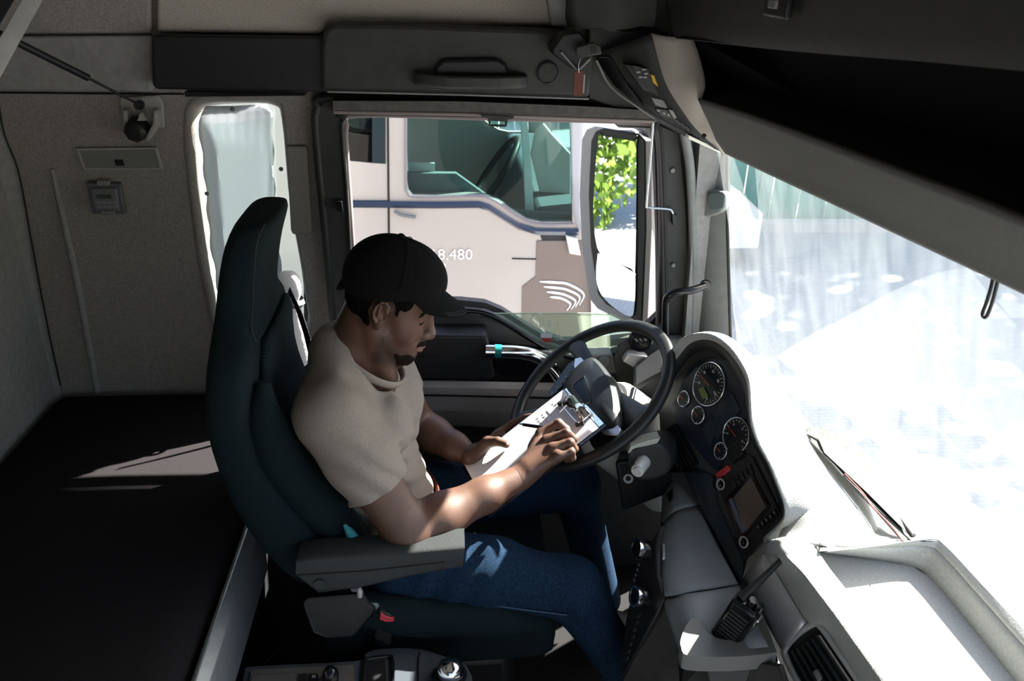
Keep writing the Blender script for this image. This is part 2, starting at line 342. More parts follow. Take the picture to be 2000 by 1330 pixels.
# back corner moulding
put('trim_10', loft([[A(x, y, Y=2.2)+np.array((0, 0, 0)), A(x, y, Y=2.2)+np.array((-.03, -.012, 0)), A(x, y, Y=2.2)+np.array((-.09, -.10, 0)), A(x, y, Y=2.2)+np.array((-.12, -.5, 0)), A(x, y, Y=2.2)+np.array((-.2, -.5, 0)), A(x, y, Y=2.2)+np.array((-.2, .02, 0))] for x, y in ((-6, 180), (6, 250), (34, 330), (56, 450), (76, 560), (98, 670), (116, 750), (140, 900))]), felt2, kind='structure')
put('trim_11', tube(cat([A(x, y, Y=2.197) for x, y in ((-4, 190), (8, 260), (36, 335), (58, 450), (78, 560), (100, 670), (118, 752))], 5), .0022), black, kind='structure')

# wall fittings behind the driver
b_ = thing('reading_lamp', 'flat rectangular clear reading lamp set in the grey side wall above the bunk', 'lamp', A(232, 330, Y=2.19))
put('frame', plate(Q([(148, 290), (305, 288), (317, 332), (163, 332)], Y=2.188), [Q([(154, 294), (302, 292), (311, 328), (166, 328)], Y=2.188)], (0, .012, 0)), lgrey, b_, bevel=.001)
put('lens', prism(Q([(154, 294), (302, 292), (311, 328), (166, 328)], Y=2.190), (0, .008, 0)), mat('milky_lens', (.16, .16, .155), .25, coat=.4), b_)
put('switch', prism(Q([(223, 312), (240, 312), (243, 324), (226, 324)], Y=2.186), (0, .006, 0)), gloss, b_, bevel=.001)
b_ = thing('heater_controller', 'square grey heater timer with small display and keys on the side wall', 'controller', A(206, 418, Y=2.19))
put('frame', prism(Q([(168, 357), (234, 359), (244, 419), (180, 418)], Y=2.180), (0, .02, 0)), mat('controller_grey', (.10, .105, .11), .5), b_, bevel=.003)
put('body', prism(Q([(176, 368), (226, 368), (233, 412), (185, 412)], Y=2.172), (0, .012, 0)), mat('controller_face', (.13, .14, .145), .5), b_, bevel=.003)
put('display', prism(Q([(187, 380), (216, 380), (218, 388), (189, 388)], Y=2.171), (0, .004, 0)), mat('lcd', (.05, .06, .055), .2), b_)
for r_ in range(2):
    for k in range(4):
        x0, y0 = 189+k*10.5+r_*1.5, 393+r_*8
        put('key', prism(Q([(x0, y0), (x0+8, y0), (x0+8.5, y0+5), (x0+.8, y0+5)], Y=2.1705), (0, .004, 0)), mat('key_grey', (.20, .21, .22), .5), b_)
put('hinge_clip', prism(Q([(188, 353), (212, 353), (213, 363), (189, 363)], Y=2.174), (0, .016, 0)), mgrey, b_, bevel=.002)
put('hinge_clip', prism(Q([(196, 412), (222, 412), (223, 420), (197, 420)], Y=2.174), (0, .016, 0)), mgrey, b_, bevel=.002)
b_ = thing('bunk_bracket', 'grey metal bracket with a black round catch holding the upper bunk strut', 'bracket', A(275, 274, Y=2.19))
put('base_plate', prism(Q([(232, 190), (308, 186), (318, 200), (321, 250), (240, 248)], Y=2.188), (0, .01, 0)), lgrey, b_, bevel=.004)
put('arm', prism(Q([(240, 216), (247, 216), (252, 250), (262, 262), (250, 262), (240, 246)], Y=2.15), (0, .04, 0)), lgrey, b_, bevel=.002)
put('arm', prism(Q([(300, 216), (305, 222), (306, 246), (290, 274), (282, 272), (298, 242)], Y=2.15), (0, .04, 0)), lgrey, b_, bevel=.002)
put('catch', lathe([(0, 0), (.024, 0), (.028, .01), (.028, .045), (.018, .055), (0, .055)], A(274, 246, Y=2.185), (0, -1, -.15), 8), black, b_, bevel=.002)
put('latch_tip', prism(Q([(268, 236), (274, 221), (284, 236)], Y=2.14), (0, .02, 0)), lgrey, b_)
st = thing('gas_strut', 'black gas strut running from the upper bunk down to the wall bracket', 'strut', A(275, 207, Y=2.16))
put('rod', tube([A(275, 206, Y=2.16), A(168, 150, Y=2.08)], .0032), black, st)
put('cylinder', tube([A(172, 152, Y=2.085), A(40, 86, Y=1.97), A(0, 66, Y=1.94)], .0085), black, st)
put('end_joint', lathe([(0, -.012), (.010, -.012), (.012, 0), (.010, .012), (0, .012)], A(272, 205, Y=2.155), (0, -1, 0), 14), black, st)
ub = thing('upper_bunk', 'dark upper bunk with a narrow beige edge board cutting the top left corner', 'bunk', (-.9, 1.0, 1.7))
e0, e1 = A(84, -10, X=-.62), A(-10, 160, X=-.62)
def eb(p, t): return np.array(p)+np.array(t)
u0, u1 = e1+(e1-e0)*.6, e0-(e1-e0)*.5
put('edge_board', prism([u0, u1, eb(u1, (-.012, 0, .02)), eb(u0, (-.012, 0, .02))], (.0, .012, .0)), lgrey, ub, bevel=.002)
put('mattress', prism([eb(u0, (-.012, -.01, .018)), eb(u1, (-.012, -.01, .018)), eb(u1, (-.30, -.2, .018)), eb(u0, (-.30, -.2, .018))], (0, -.02, .05)), blackfab, ub, bevel=.01)
# panel on the door post
put('trim_12', prism(cat(Q([(559, 286), (596, 286), (600, 292), (609, 450), (606, 457), (572, 458), (568, 450)], Y=2.185), 1, True), (0, .014, 0)), mat('post_cover', (.20, .185, .17), .6), kind='structure', bevel=.003)

# insulating sunshade in the quarter window
sh = thing('window_sunshade', 'crinkled silvery white sunshade pressed into the narrow rear side window', 'sunshade', A(480, 640, Y=2.23))
gx = []
rnd = np.random.default_rng(3)
for j in range(31):
    t = j/30; yy = 207+t*463
    xl = np.interp(yy, [207, 230, 330, 470, 560, 650], [402, 386, 398, 410, 424, 448]); xr = np.interp(yy, [207, 225, 330, 400, 560, 650], [516, 527, 531, 533, 548, 556])
    row = []
    for i in range(25):
        s = i/24; edge = min(s, 1-s, t, 1-t)
        dY = .028*min(1, edge/.16)+.030*max(0, s-.5)*2*(1-min(1, edge/.16))+.0010*math.sin(i*1.9+j*.7)*(1 if edge < .14 else .1)
        row.append(A(xl+(xr-xl)*s+(2.2*math.sin(j*1.3) if i in (0, 24) else 0), yy, Y=2.212)+np.array((0, dY, 0)))
    gx.append(row)
put('sheet', loft(gx, False, False), cloth_translucent('sunshade_foil', (.60, .62, .64), .42), sh, solid=.0012)
for x, y in ((454, 213), (404, 378), (549, 330)):
    put('snap_button', lathe([(0, -.002), (.0055, -.002), (.006, .001), (.003, .003), (0, .003)], A(x, y, Y=2.206), (0, -1, 0), 14), mgrey, sh)

# ------------------------------------------------------------------ driver door
YD = 2.165
dr = thing('door_1', None, None, (.25, YD, .2), kind='structure')
win = [A(x, y, Y=YD) for x, y in ((690, 640), (680, 420), (668, 262), (672, 234), (684, 222), (800, 223), (1000, 228), (1262, 235), (1284, 242), (1294, 300), (1300, 480), (1300, 640), (1255, 684), (1180, 692), (1110, 692), (1060, 676), (1020, 652), (985, 630), (950, 616), (900, 611), (800, 611))]
outl = [A(x, y, Y=YD) for x, y in ((622, 212), (640, 194), (900, 199), (1240, 226), (1325, 262), (1340, 420), (1345, 640), (1345, 900), (680, 900), (648, 640), (630, 420))]
put('outer_skin', plate([A(x, y, Y=2.262) for x, y in ((590, 170), (1420, 215), (1430, 700), (1400, 1400), (600, 1400))], [[p+np.array((0, .097, 0)) for p in win]], (0, .03, 0)), mat('door_outer', (.09, .08, .08), .5), dr)
fr = put('door_panel', plate(outl, [win], (0, .05, 0)), dgrey, dr, bevel=.004)
put('window_frame', tube(cat([A(x, y, Y=YD-.004) for x, y in ((690, 640), (680, 420), (668, 262), (672, 234), (686, 222), (1000, 228), (1262, 235), (1284, 242), (1294, 300), (1300, 480), (1302, 640))], 4), .0045), rubber, dr)
put('inner_frame', tube(cat([A(x, y, Y=YD+.055) for x, y in ((700, 640), (684, 420), (676, 300), (676, 245), (700, 224), (1000, 231), (1250, 238), (1278, 250), (1288, 300), (1291, 480), (1285, 640))], 4), .008), mat('window_channel', (.20, .16, .16), .5), dr)
put('lower_card', prism([A(x, y, Y=YD-.012) for x, y in ((690, 618), (800, 612), (900, 612), (950, 618), (985, 633), (1020, 655), (1060, 679), (1110, 696), (1345, 700), (1345, 1300), (690, 1300))], (0, .03, 0)), dgrey, dr, bevel=.006)
put('card_edge', tube(cat([A(x, y, Y=YD-.012) for x, y in ((860, 606), (930, 608), (965, 618), (1000, 638), (1040, 664), (1090, 690), (1140, 700), (1250, 700))], 6), .008), gloss, dr)
ar = put('armrest', prism([A(x, y, Y=2.07) for x, y in ((760, 655), (950, 656), (954, 664), (966, 735), (960, 742), (760, 742))], (0, .09, 0)), black, dr, bevel=.012, seg=3)
put('pad_seam', tube(Q([(770, 696), (955, 700)], Y=2.068), .0012), gloss, ar)
put('pocket', prism([A(x, y, Y=2.12) for x, y in ((955, 675), (1085, 690), (1092, 730), (1070, 742), (990, 742), (965, 730))], (0, .04, 0)), gloss, dr, bevel=.01)
gb = put('pull_handle', tube(cat([A(948, 685, Y=2.06), A(975, 686, Y=2.06), A(1015, 688, Y=2.06), A(1050, 697, Y=2.065), A(1075, 715, Y=2.08), A(1092, 738, Y=2.11)], 6), .0185, 20), chrome, dr)
put('teal_ring', tube([A(966, 685.5, Y=2.06), A(979, 686, Y=2.06)], .0192, 20), mat('teal_tape', (.0, .16, .15), .4), gb)
put('silver_strip', loft([[A(x, y0, Y=2.115), A(x, (y0+y1)/2, Y=2.10), A(x, y1, Y=2.11), A(x, y1+2, Y=2.15), A(x, y0-1, Y=2.15)] for x, y0, y1 in ((700, 742, 768), (880, 744, 770), (1040, 747, 774), (1200, 750, 778))]), mat('door_strip', (.72, .65, .63), .3, metal=.3, var=.05), dr)
put('map_pocket', loft([[A(x, y0, Y=2.12), A(x, (y0+y1)/2, Y=2.105), A(x, y1, Y=2.12), A(x, y1+2, Y=2.16), A(x, y0, Y=2.16)] for x, y0, y1 in ((700, 772, 828), (880, 774, 831), (1040, 778, 836), (1200, 782, 842))]), mat('pocket_grey', (.20, .18, .175), .55, bump=.3, bscale=700), dr, bevel=.003)
put('hinge_rod', tube(cat([A(x, y, Y=2.155) for x, y in ((1276, 238), (1270, 320), (1263, 398), (1267, 405), (1290, 407), (1308, 409), (1314, 416), (1316, 432))], 3), .0028, 8), steel, dr)
put('rod_clip', prism(Q([(1312, 418), (1323, 420), (1324, 440), (1314, 440)], Y=2.15), (0, .02, 0)), dgrey, dr, bevel=.002)
for x, y in ((1314, 333), (1315, 518)): put('screw', lathe([(0, -.003), (.006, -.002), (.006, .002), (0, .003)], A(x, y, Y=2.16), (0, -1, 0), 12), mgrey, dr)
put('latch', prism(Q([(655, 392), (668, 394), (670, 415), (657, 412)], Y=2.14), (0, .02, 0)), gloss, dr, bevel=.002)
# half lowered pane; lettering reflected in it is put on as pale solid marks
gp = [A(x, y, Y=YD+.03) for x, y in ((700, 612), (1150, 612), (1195, 614), (1222, 628), (1245, 652), (1270, 800), (700, 800))]
gl_m = glass('green_side_glass', (.80, .90, .82), dust=.10, dcol=(.75, .82, .68), dscale=14)
pn = put('lowered_pane', prism(gp, (0, .005, 0)), gl_m, dr)
put('pane_edge', tube([A(x, y, Y=YD+.032) for x, y in ((700, 612), (1150, 612), (1195, 614), (1222, 628), (1245, 652))], .0022, 6), mat('glass_edge', (.55, .62, .45), .2), pn)
RY = frame((0, -1, 0))
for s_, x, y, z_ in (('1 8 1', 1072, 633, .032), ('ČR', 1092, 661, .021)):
    text('reflected_text', s_, z_, A(x, y, Y=YD+.026), RY, mat('pale_reflection', (.62, .66, .56), .8), pn, label='pale text reflected in the pane')
put('arc_mark', tube(cat([A(x, y, Y=YD+.026) for x, y in ((1038, 632), (1040, 618), (1052, 612), (1062, 622), (1058, 640))], 5), .0012, 6), MATS['pale_reflection'], pn)
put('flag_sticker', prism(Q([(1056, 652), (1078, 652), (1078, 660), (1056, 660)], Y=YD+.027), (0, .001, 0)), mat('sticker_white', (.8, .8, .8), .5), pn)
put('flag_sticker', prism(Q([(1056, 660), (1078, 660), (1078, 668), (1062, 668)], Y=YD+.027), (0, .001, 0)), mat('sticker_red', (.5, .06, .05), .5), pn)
# roller blind above the window
rb = thing('roller_blind', 'grey roller blind housing along the top of the driver door window', 'roller blind', A(960, 235, Y=2.13))
put('housing', loft([[A(x, y0, Y=2.11), A(x, y1-3, Y=2.105), A(x, y1, Y=2.12), A(x, y1, Y=2.16), A(x, y0-2, Y=2.16)] for x, y0, y1 in ((650, 197, 218), (900, 198, 221), (1150, 208, 229), (1282, 217, 236))]), mat('blind_housing', (.10, .095, .09), .6, bump=.3, bscale=500, var=.2, vscale=60), rb)
put('bottom_rail', tube(Q([(652, 219), (900, 223), (1279, 237)], Y=2.11), .0045), mat('blind_rail', (.22, .18, .17), .5), rb)
put('pull_tab', plate(Q([(940, 224), (1004, 228), (1002, 232), (992, 233), (990, 246), (986, 248), (958, 247), (955, 244), (953, 231), (941, 229)], Y=2.10), [Q([(958, 236), (987, 238), (986, 245), (958, 244)], Y=2.10)], (0, .012, 0)), dgrey, rb, bevel=.001)

# ------------------------------------------------------------------ windscreen pillar
PPP, PPN = np.array((.74, 2.12, 1.2)), unit((-.80, -.60, .0))
def PP(x, y, h=0): return PLN(x, y, PPP+PPN*h, PPN)
put('trim_13', loft([[PP(x0-4, y, -.03), PP(x0, y, 0), PP((x0+x1)/2, y, .008), PP(x1, y, 0), PP(x1+1, y, -.01), PP(x1, y, -.05), PP(x0, y, -.06)] for x0, x1, y in ((1345, 1410, 230), (1352, 1417, 290), (1362, 1419, 400), (1364, 1420, 500), (1366, 1422, 600), (1366, 1425, 680), (1366, 1430, 780))]), mgrey, kind='structure')
put('trim_14', tube([PP(1419, 285, -.003), PP(1421, 450, -.003), PP(1427, 665, -.003)], .0045), rubber, kind='structure')
put('wall_front', join(prism([(.72, 2.13, 1.65), (.755, 2.13, 1.40), (.825, 2.13, .84), (.85, 2.13, .70), (.70, 2.13, .70), (.66, 2.13, 1.65)], (0, .07, 0)), box((.98, 1, .35), (.04, 2.4, .7))), felt2, kind='structure')
tw = thing('tweeter', 'small rounded grey sensor cap on the windscreen pillar', 'sensor cap', A(1390, 420, Y=2.08))
put('base', prism(cat([PP(x, y, .022) for x, y in ((1364, 385), (1376, 372), (1408, 373), (1413, 385), (1412, 408), (1402, 418), (1378, 424), (1366, 412))], 3, True), -PPN*.03), mgrey, tw, bevel=.006, seg=3)
put('face', prism(cat([PP(x, y, .032) for x, y in ((1384, 378), (1412, 376), (1414, 398), (1410, 408), (1388, 412), (1382, 400))], 3, True), -PPN*.014), mat('cap_grey', (.10, .12, .13), .45), tw, bevel=.004, seg=3)
ph = thing('pillar_handle', 'black bent grab handle at the foot of the windscreen pillar', 'grab handle', A(1310, 660, Y=2.05))
put('bar', tube(cat([A(1300, 670, Y=2.06), A(1300, 610, Y=2.05), A(1303, 582, Y=2.04), A(1318, 572, Y=2.03), A(1350, 567, Y=2.03), A(1377, 558, Y=2.06)], 6), .0105, 14), gloss, ph)
put('end_plate', lathe([(0, 0), (.014, 0), (.016, -.006), (0, -.012)], A(1378, 558, Y=2.055), (-.2, -1, 0), 16), gloss, ph)

# windscreen
def WX(y, z): return .86+.11*(1-((y-1.06)/1.06)**2)-.15*(z-.8)/.6
gr_ = [[(WX(y, z), y, z) for y in np.linspace(2.12, 0.0, 50)] for z in (.78, 1.0, 1.2, 1.4, 1.66)]
put('trim_16', loft([[(WX(y, z)-.0, y, z) for y in np.linspace(2.22, -.22, 40)] for z in (1.65, 1.9, 2.22)], False, False), felt2, kind='structure', solid=.02)
put('window_2', loft(gr_, False, False), glass('windscreen_glass', (.93, .98, .96), dust=.036, dcol=(.9, .95, .96), dscale=26), kind='structure')

# ------------------------------------------------------------------ overhead console above the windscreen
oc = thing('overhead_console', 'dark overhead console above the windscreen with storage gap, switches and pale end cover', 'overhead console', (.75, 1.1, 1.42))
low = cat([A(1418, 299, X=.67), A(1500, 338, X=.64), A(1600, 384, X=.625), A(1800, 477, X=.615), A(2000, 570, X=.61), A(2300, 710, X=.61), A(2800, 940, X=.61)], 6)
low = [low[int(i)] for i in np.linspace(0, len(low)-1, 9)]
upx = [A(1345, 188, Y=2.06), A(1400, 203, X=.575), A(1500, 235, X=.56), A(1660, 294, X=.55), A(1830, 357, X=.545), A(2000, 424, X=.54), A(2300, 545, X=.54), A(2700, 700, X=.54)]
upx = list(cat(upx, 6)); upx = [upx[int(i)] for i in np.linspace(0, len(upx)-1, 9)]
mid = [(a+b)/2+np.array((.014, 0, -.018)) for a, b in zip(low, upx)]
sv = rows([low, mid, upx], 4, 6)
put('visor_body', sv, mat('visor_grey', (.085, .083, .08), .75, bump=.4, bscale=500, var=.1, vscale=200), oc, solid=.006)
ln = [A(1108, 52, Y=2.09), A(1200, 60, Y=2.06), A(1310, 72, Y=2.0), A(1450, 88, X=.50), A(1620, 103, X=.48), A(1800, 116, X=.48), A(2000, 134, X=.48), A(2250, 158, X=.48), A(2600, 190, X=.48)]
ln = list(cat(ln, 4)); l9 = [ln[int(i)] for i in np.linspace(0, len(ln)-1, 9)]
put('storage_gap', loft([upx, [p+np.array((.10, 0, .03)) for p in upx], [p+np.array((.13, .0, .02)) for p in l9], l9], False, False), mat('black_liner', (.004, .004, .004), .95, bump=.1), oc)
put('shelf_front', loft([[p+np.array((.004, 0, .003)) for p in ln], ln, [p+np.array((-.006, 0, .02)) for p in ln], [p+np.array((-.01, 0, .30)) for p in ln], [p+np.array((-.06, 0, .42)) for p in ln]], False, False), dgrey, oc, solid=.004)
put('gap_end', prism([A(x, y, Y=2.03) for x, y in ((1330, 60), (1600, 74), (1600, 290), (1480, 262), (1400, 240), (1350, 200))], (0, .03, 0)), MATS['black_liner'], oc)
for (x, y, X_) in ((1190, 12, .42), (1520, 8, .465)):
    p = A(x, y, X=X_); 
    b1 = put('latch', box(p, (.012, .085, .035)), black, oc, bevel=.004); put('button', box(p+np.array((-.007, 0, .0)), (.006, .03, .012)), mgrey, b1, bevel=.002)
put('shelf_joint', tube([A(1302, -6, X=.505), A(1308, 68, X=.517)], .003), MATS['black_liner'], oc)
# switch panel facing the driver
La = [A(1162, 100, Y=2.12), A(1190, 145, Y=2.12), A(1235, 195, Y=2.11), A(1290, 238, Y=2.10), A(1348, 268, Y=2.09)]
Lb = [A(1275, 66, Y=2.0), A(1300, 155, Y=1.99), A(1335, 215, Y=1.98), A(1370, 258, Y=1.98), A(1412, 296, Y=2.0)]
put('switch_panel', rows([[p+np.array((-.01, .03, .05)) for p in La], La, Lb], 5, 5), dgrey, oc, solid=.004)
Lc = [A(1352, 72, Y=1.955), A(1366, 110, Y=1.94), A(1378, 165, Y=1.92), A(1372, 205, Y=1.93), A(1428, 302, Y=1.99)]
Lm = [(a+b)/2+np.array((-.012, -.012, -.002)) for a, b in zip(Lb, Lc)]; Lm[-2] = A(1383, 250, Y=1.965)
put('end_cover', rows([[p+np.array((0, .01, 0)) for p in Lb], Lb, Lm, Lc], 6, 5), mat('pale_cover', (.33, .30, .27), .5, bump=.2, bscale=500), oc, solid=.005)
put('cover_button', lathe([(0, 0), (.006, 0), (.005, .006), (0, .006)], A(1375, 265, Y=1.955), (-.5, -1, -.3), 12), black, oc)
lt = put('strip_lamp', prism([A(1345, 264, Y=2.02), A(1420, 300, Y=2.02), A(1418, 304, Y=2.02), A(1346, 272, Y=2.02)], (0, .03, 0)), mat('lamp_lens', (.8, .8, .72), .3), oc)
def cb(px, m, Yc, t=.004, **k): return put(k.pop('name'), prism([A(x, y, Y=Yc) for x, y in px], (0, t, 0)), m, oc, **k)
pk = cb([(1218, 124), (1272, 134), (1302, 192), (1256, 178)], gloss, 2.02, name='radio_slot', t=.03, bevel=.002)
put('slot_face', prism([A(x, y, Y=2.018) for x, y in ((1236, 128), (1272, 136), (1298, 188), (1256, 172))], (0, .004, 0)), dgrey, pk)
put('yellow_case', prism([A(x, y, Y=2.010) for x, y in ((1271, 145), (1279, 149), (1286, 170), (1276, 162))], (0, .01, 0)), mat('yellow_plastic', (.55, .33, .02), .5), pk)
for x, y in ((1243, 140), (1247, 150), (1254, 135), (1258, 143), (1256, 150)):
    put('print_mark', prism([A(a, b, Y=2.016) for a, b in ((x, y), (x+7, y-1), (x+8, y+2), (x+1, y+3))], (0, .002, 0)), lgrey, pk)
cb([(1272, 190), (1300, 196), (1303, 212), (1280, 206)], mgrey, 2.015, name='switch', bevel=.002)
cb([(1278, 210), (1306, 214), (1318, 232), (1290, 228)], gloss, 2.015, name='switch_bank', bevel=.002)
for x, y in ((1283, 214), (1294, 219), (1303, 222)): cb([(x, y), (x+5, y+1), (x+6, y+5), (x+1, y+4)], lgrey, 2.012, name='switch_symbol', t=.002)
cb([(1306, 214), (1314, 216), (1322, 230), (1318, 234), (1310, 222)], lgrey, 2.005, name='dial')
for k in range(3): cb([(1318+k*9, 232+k*6), (1326+k*9, 235+k*6), (1332+k*9, 246+k*6), (1324+k*9, 243+k*6)], gloss, 2.0, name='small_switch', bevel=.001)
put('corner_tray', loft([[A(1166, 115, Y=2.10), A(1192, 112, Y=2.08)], [A(1200, 165, Y=2.10), A(1222, 160, Y=2.08)], [A(1255, 212, Y=2.10), A(1250, 200, Y=2.04)]], False, False), black, oc, solid=.006)
put('tray_lip', tube(cat([A(1165, 118, Y=2.09), A(1192, 168, Y=2.09), A(1240, 205, Y=2.07), A(1280, 232, Y=2.06)], 5), .003), mgrey, oc)
put('panel_seam', tube(cat([A(1170, 112, Y=2.06), A(1195, 117, Y=2.05), A(1225, 175, Y=2.03), A(1262, 214, Y=2.02), A(1345, 262, Y=2.03)], 5), .0018), black, oc)
put('trim_17', prism([A(x, y, Y=2.125) for x, y in ((1150, 48), (1285, 60), (1285, 110), (1345, 262), (1240, 224), (1150, 193))], (0, .03, 0)), dgrey, kind='structure', bevel=.004)
br = thing('visor_hinge_bracket', 'dark angular bracket at the upper windscreen corner beside the round grille', 'bracket', A(1130, 140, Y=1.98))
put('block', prism([A(x, y, Y=1.99) for x, y in ((1078, 97), (1098, 68), (1132, 62), (1160, 95), (1158, 112), (1134, 140), (1112, 132), (1080, 106))], (0, .09, 0)), black, br, bevel=.004)
put('bracket_rib', tube([A(1096, 102, Y=1.98), A(1128, 138, Y=1.98), A(1152, 115, Y=1.98)], .003), mgrey, br)
ky = thing('vehicle_key', 'black ignition key with square head hanging at the bracket', 'key', A(1150, 105, Y=1.96))
put('key_head', prism([A(x, y, Y=1.955) for x, y in ((1126, 92), (1160, 82), (1174, 90), (1176, 106), (1136, 112), (1124, 106))], (0, .012, 0)), dgrey, ky, bevel=.003)
for k in range(3): put('key_rib', tube([A(1155+k*4, 90, Y=1.953), A(1156+k*4, 102, Y=1.953)], .0009, 6), black, ky)
tg = thing('leather_key_tag', 'narrow brown leather tag hanging from the key on a thin wire', 'key tag', A(1128, 188, Y=1.95))
put('tag', prism([A(x, y, Y=1.95) for x, y in ((1122, 138), (1141, 138), (1138, 188), (1119, 187))], (0, .004, 0)), mat('brown_leather', (.10, .025, .012), .5, bump=.3, bscale=200), tg, bevel=.001)
put('wire', tube(cat([A(1131, 142, Y=1.948), A(1130, 128, Y=1.948), A(1134, 113, Y=1.95)], 4), .0008, 6), steel, tg)
put('paper_edge', prism([A(x, y, Y=1.955) for x, y in ((1138, 145), (1143, 146), (1141, 182), (1138, 182))], (0, .002, 0)), lgrey, tg)
sl2 = thing('hanging_loop', 'thin black loop strap dangling below the overhead console in front of the windscreen', 'strap', A(1925, 620, X=.62))
put('loop', tube(cat([A(x, y, X=.62) for x, y in ((1941, 535), (1936, 560), (1927, 590), (1919, 612), (1923, 620), (1929, 614), (1938, 590), (1946, 560), (1950, 540))], 4), .0022, 8), rubber, sl2)

# ================================================================== OUTSIDE
GZ = -1.4
pav = mat('paving', (.34, .35, .36), .9, var=.12, vscale=3)
t = pav.node_tree; b = t.nodes['Principled BSDF']; br_ = t.nodes.new('ShaderNodeTexBrick'); tc = t.nodes.new('ShaderNodeTexCoord')
br_.inputs['Scale'].default_value = 5; br_.inputs['Color1'].default_value = (.36, .36, .37, 1); br_.inputs['Color2'].default_value = (.32, .33, .34, 1); br_.inputs['Mortar'].default_value = (.24, .24, .24, 1); br_.inputs['Mortar Size'].default_value = .012
t.links.new(tc.outputs['Object'], br_.inputs['Vector']); t.links.new(br_.outputs[0], b.inputs['Base Color'])
put('ground', box((2, 5, GZ-.05), (60, 60, .1)), pav, kind='structure')
put('trim_15', box((8, 10.35, GZ+.07), (18, .18, .14)), mat('kerb', (.45, .43, .40), .9, var=.1, vscale=5), kind='structure')
fn = thing('green_fence', 'tall greenish board fence at the far edge of the yard', 'fence', (7, 10.8, GZ))
fm = mat('fence_green', (.12, .34, .25), .8, var=.3, vscale=2, col2=(.20, .36, .29))
for k in range(6): put('fence_panel', join(*[box((.6+k*2.4+j*.2, 10.8+.015*(j % 2), GZ+1.5), (.185, .03, 3)) for j in range(12)]), fm, fn, smooth=False)
for k in range(7): put('fence_post', box((-.5+k*2.4, 10.88, GZ+1.55), (.09, .09, 3.1)), dgrey, fn)
def crown(name, label, cat_, c, r, n, m, leaf=.12, seed=1, group=None):
    rg = np.random.default_rng(seed); root = thing(name, label, cat_, (c[0], c[1], GZ), group)
    P = rg.normal(size=(n, 3)); P /= np.linalg.norm(P, axis=1)[:, None]; P = np.array(c)+P*np.array(r)*(rg.random((n, 1))**.35)
    V = []; F = []
    for p in P:
        a = unit(rg.normal(size=3)); b = unit(np.cross(a, rg.normal(size=3))); k = len(V); s = leaf*(.6+.8*rg.random())
        V += [p-a*s, p+b*s*.5, p+a*s, p-b*s*.5]; F.append((k, k+1, k+2, k+3))
    put('foliage', (V, F), m, root, smooth=False)
    put('trunk', tube([(c[0], c[1], GZ), (c[0]+.1, c[1], GZ+(c[2]-GZ)*.6), (c[0], c[1], c[2]+r[2]*.4)], [.16, .12, .05], 10), mat('bark', (.08, .055, .04), .9, var=.3, vscale=6), root)
    return root
lf = cloth_translucent('leaf_green', (.16, .26, .04), .45)
crown('broadleaf_tree', 'leafy tree at the front of the yard that dapples the paving', 'tree', (13.6, 13.4, 6.4), (4.2, 4.4, 1.6), 3600, lf, .22, 5)
crown('cypress_hedge', 'bright green conifer hedge seen in the upper door mirror', 'hedge', (-8.6, 4.6, .6), (1.0, 1.5, 2.4), 6000, lf, .10, 6)
crown('cypress_hedge', 'green conifer hedge further to the left behind the trucks', 'hedge', (-9.8, 8.4, .6), (1.0, 1.6, 2.4), 2500, lf, .14, 8)

# the truck standing next to this one
YT = 3.8
paint = mat('taupe_truck_paint', (.53, .475, .43), .30, metal=.15, coat=.6, var=.03, vscale=2)
tk = thing('neighbouring_truck', 'taupe truck cab parked alongside, seen sunlit through the driver door window', 'truck', (0, YT+1.1, GZ))
def T(pts, Y=YT): return [A(x, y, Y=Y) for x, y in pts]
dwin = T([(795, 150), (795, 350), (798, 372), (806, 380), (850, 381), (910, 379), (950, 381), (975, 392), (1000, 410), (1030, 428), (1060, 434), (1118, 433), (1117, 330), (1112, 150)])
swin = T([(668, 150), (672, 300), (680, 314), (720, 318), (753, 320), (753, 150)])
side = [(-2.2, YT, -1.05), (.66, YT, -1.05), (.86, YT, -.9), (.80, YT, .6), (.66, YT, 1.75), (-2.2, YT, 1.75)]
put('side_panel', plate(side, [dwin, swin], (0, .04, 0)), paint, tk, smooth=False)
put('roof', box((-.7, YT+1.15, 1.78), (3.0, 2.3, .08)), paint, tk, bevel=.03)
put('far_side_panel', plate([np.array(p)+np.array((0, 2.3, 0)) for p in side], [[np.array(p)+np.array((0, 2.3, 0)) for p in dwin]], (0, -.04, 0)), paint, tk, smooth=False)
put('rear_wall', box((-2.2, YT+1.15, .35), (.05, 2.3, 2.8)), paint, tk)
put('front_panel', prism([(.80, YT, .6), (.86, YT, -.9), (.86, YT, -1.05), (.80, YT, -1.05), (.74, YT, .6)], (0, 2.3, 0)), paint, tk)
put('door_glass', prism([p+np.array((0, .012, 0)) for p in dwin], (0, .004, 0)), glass('teal_glass', (.62, .74, .72)), tk)
put('sleeper_glass', prism([p+np.array((0, .012, 0)) for p in swin], (0, .004, 0)), glass('dark_glass', (.14, .22, .22)), tk)
put('windscreen', prism([(.79, YT+.06, .62), (.68, YT+.06, 1.72), (.68, YT+2.24, 1.72), (.79, YT+2.24, .62)], (.01, 0, 0)), MATS['teal_glass'], tk)
put('window_seal', tube(cat(T([(793, 150), (793, 350), (796, 375), (806, 384), (850, 385), (912, 383), (948, 385), (972, 395), (998, 413), (1028, 431), (1060, 438), (1120, 437)], YT-.004), 3), .006, 8), mat('seal_mauve', (.25, .22, .24), .4), tk)
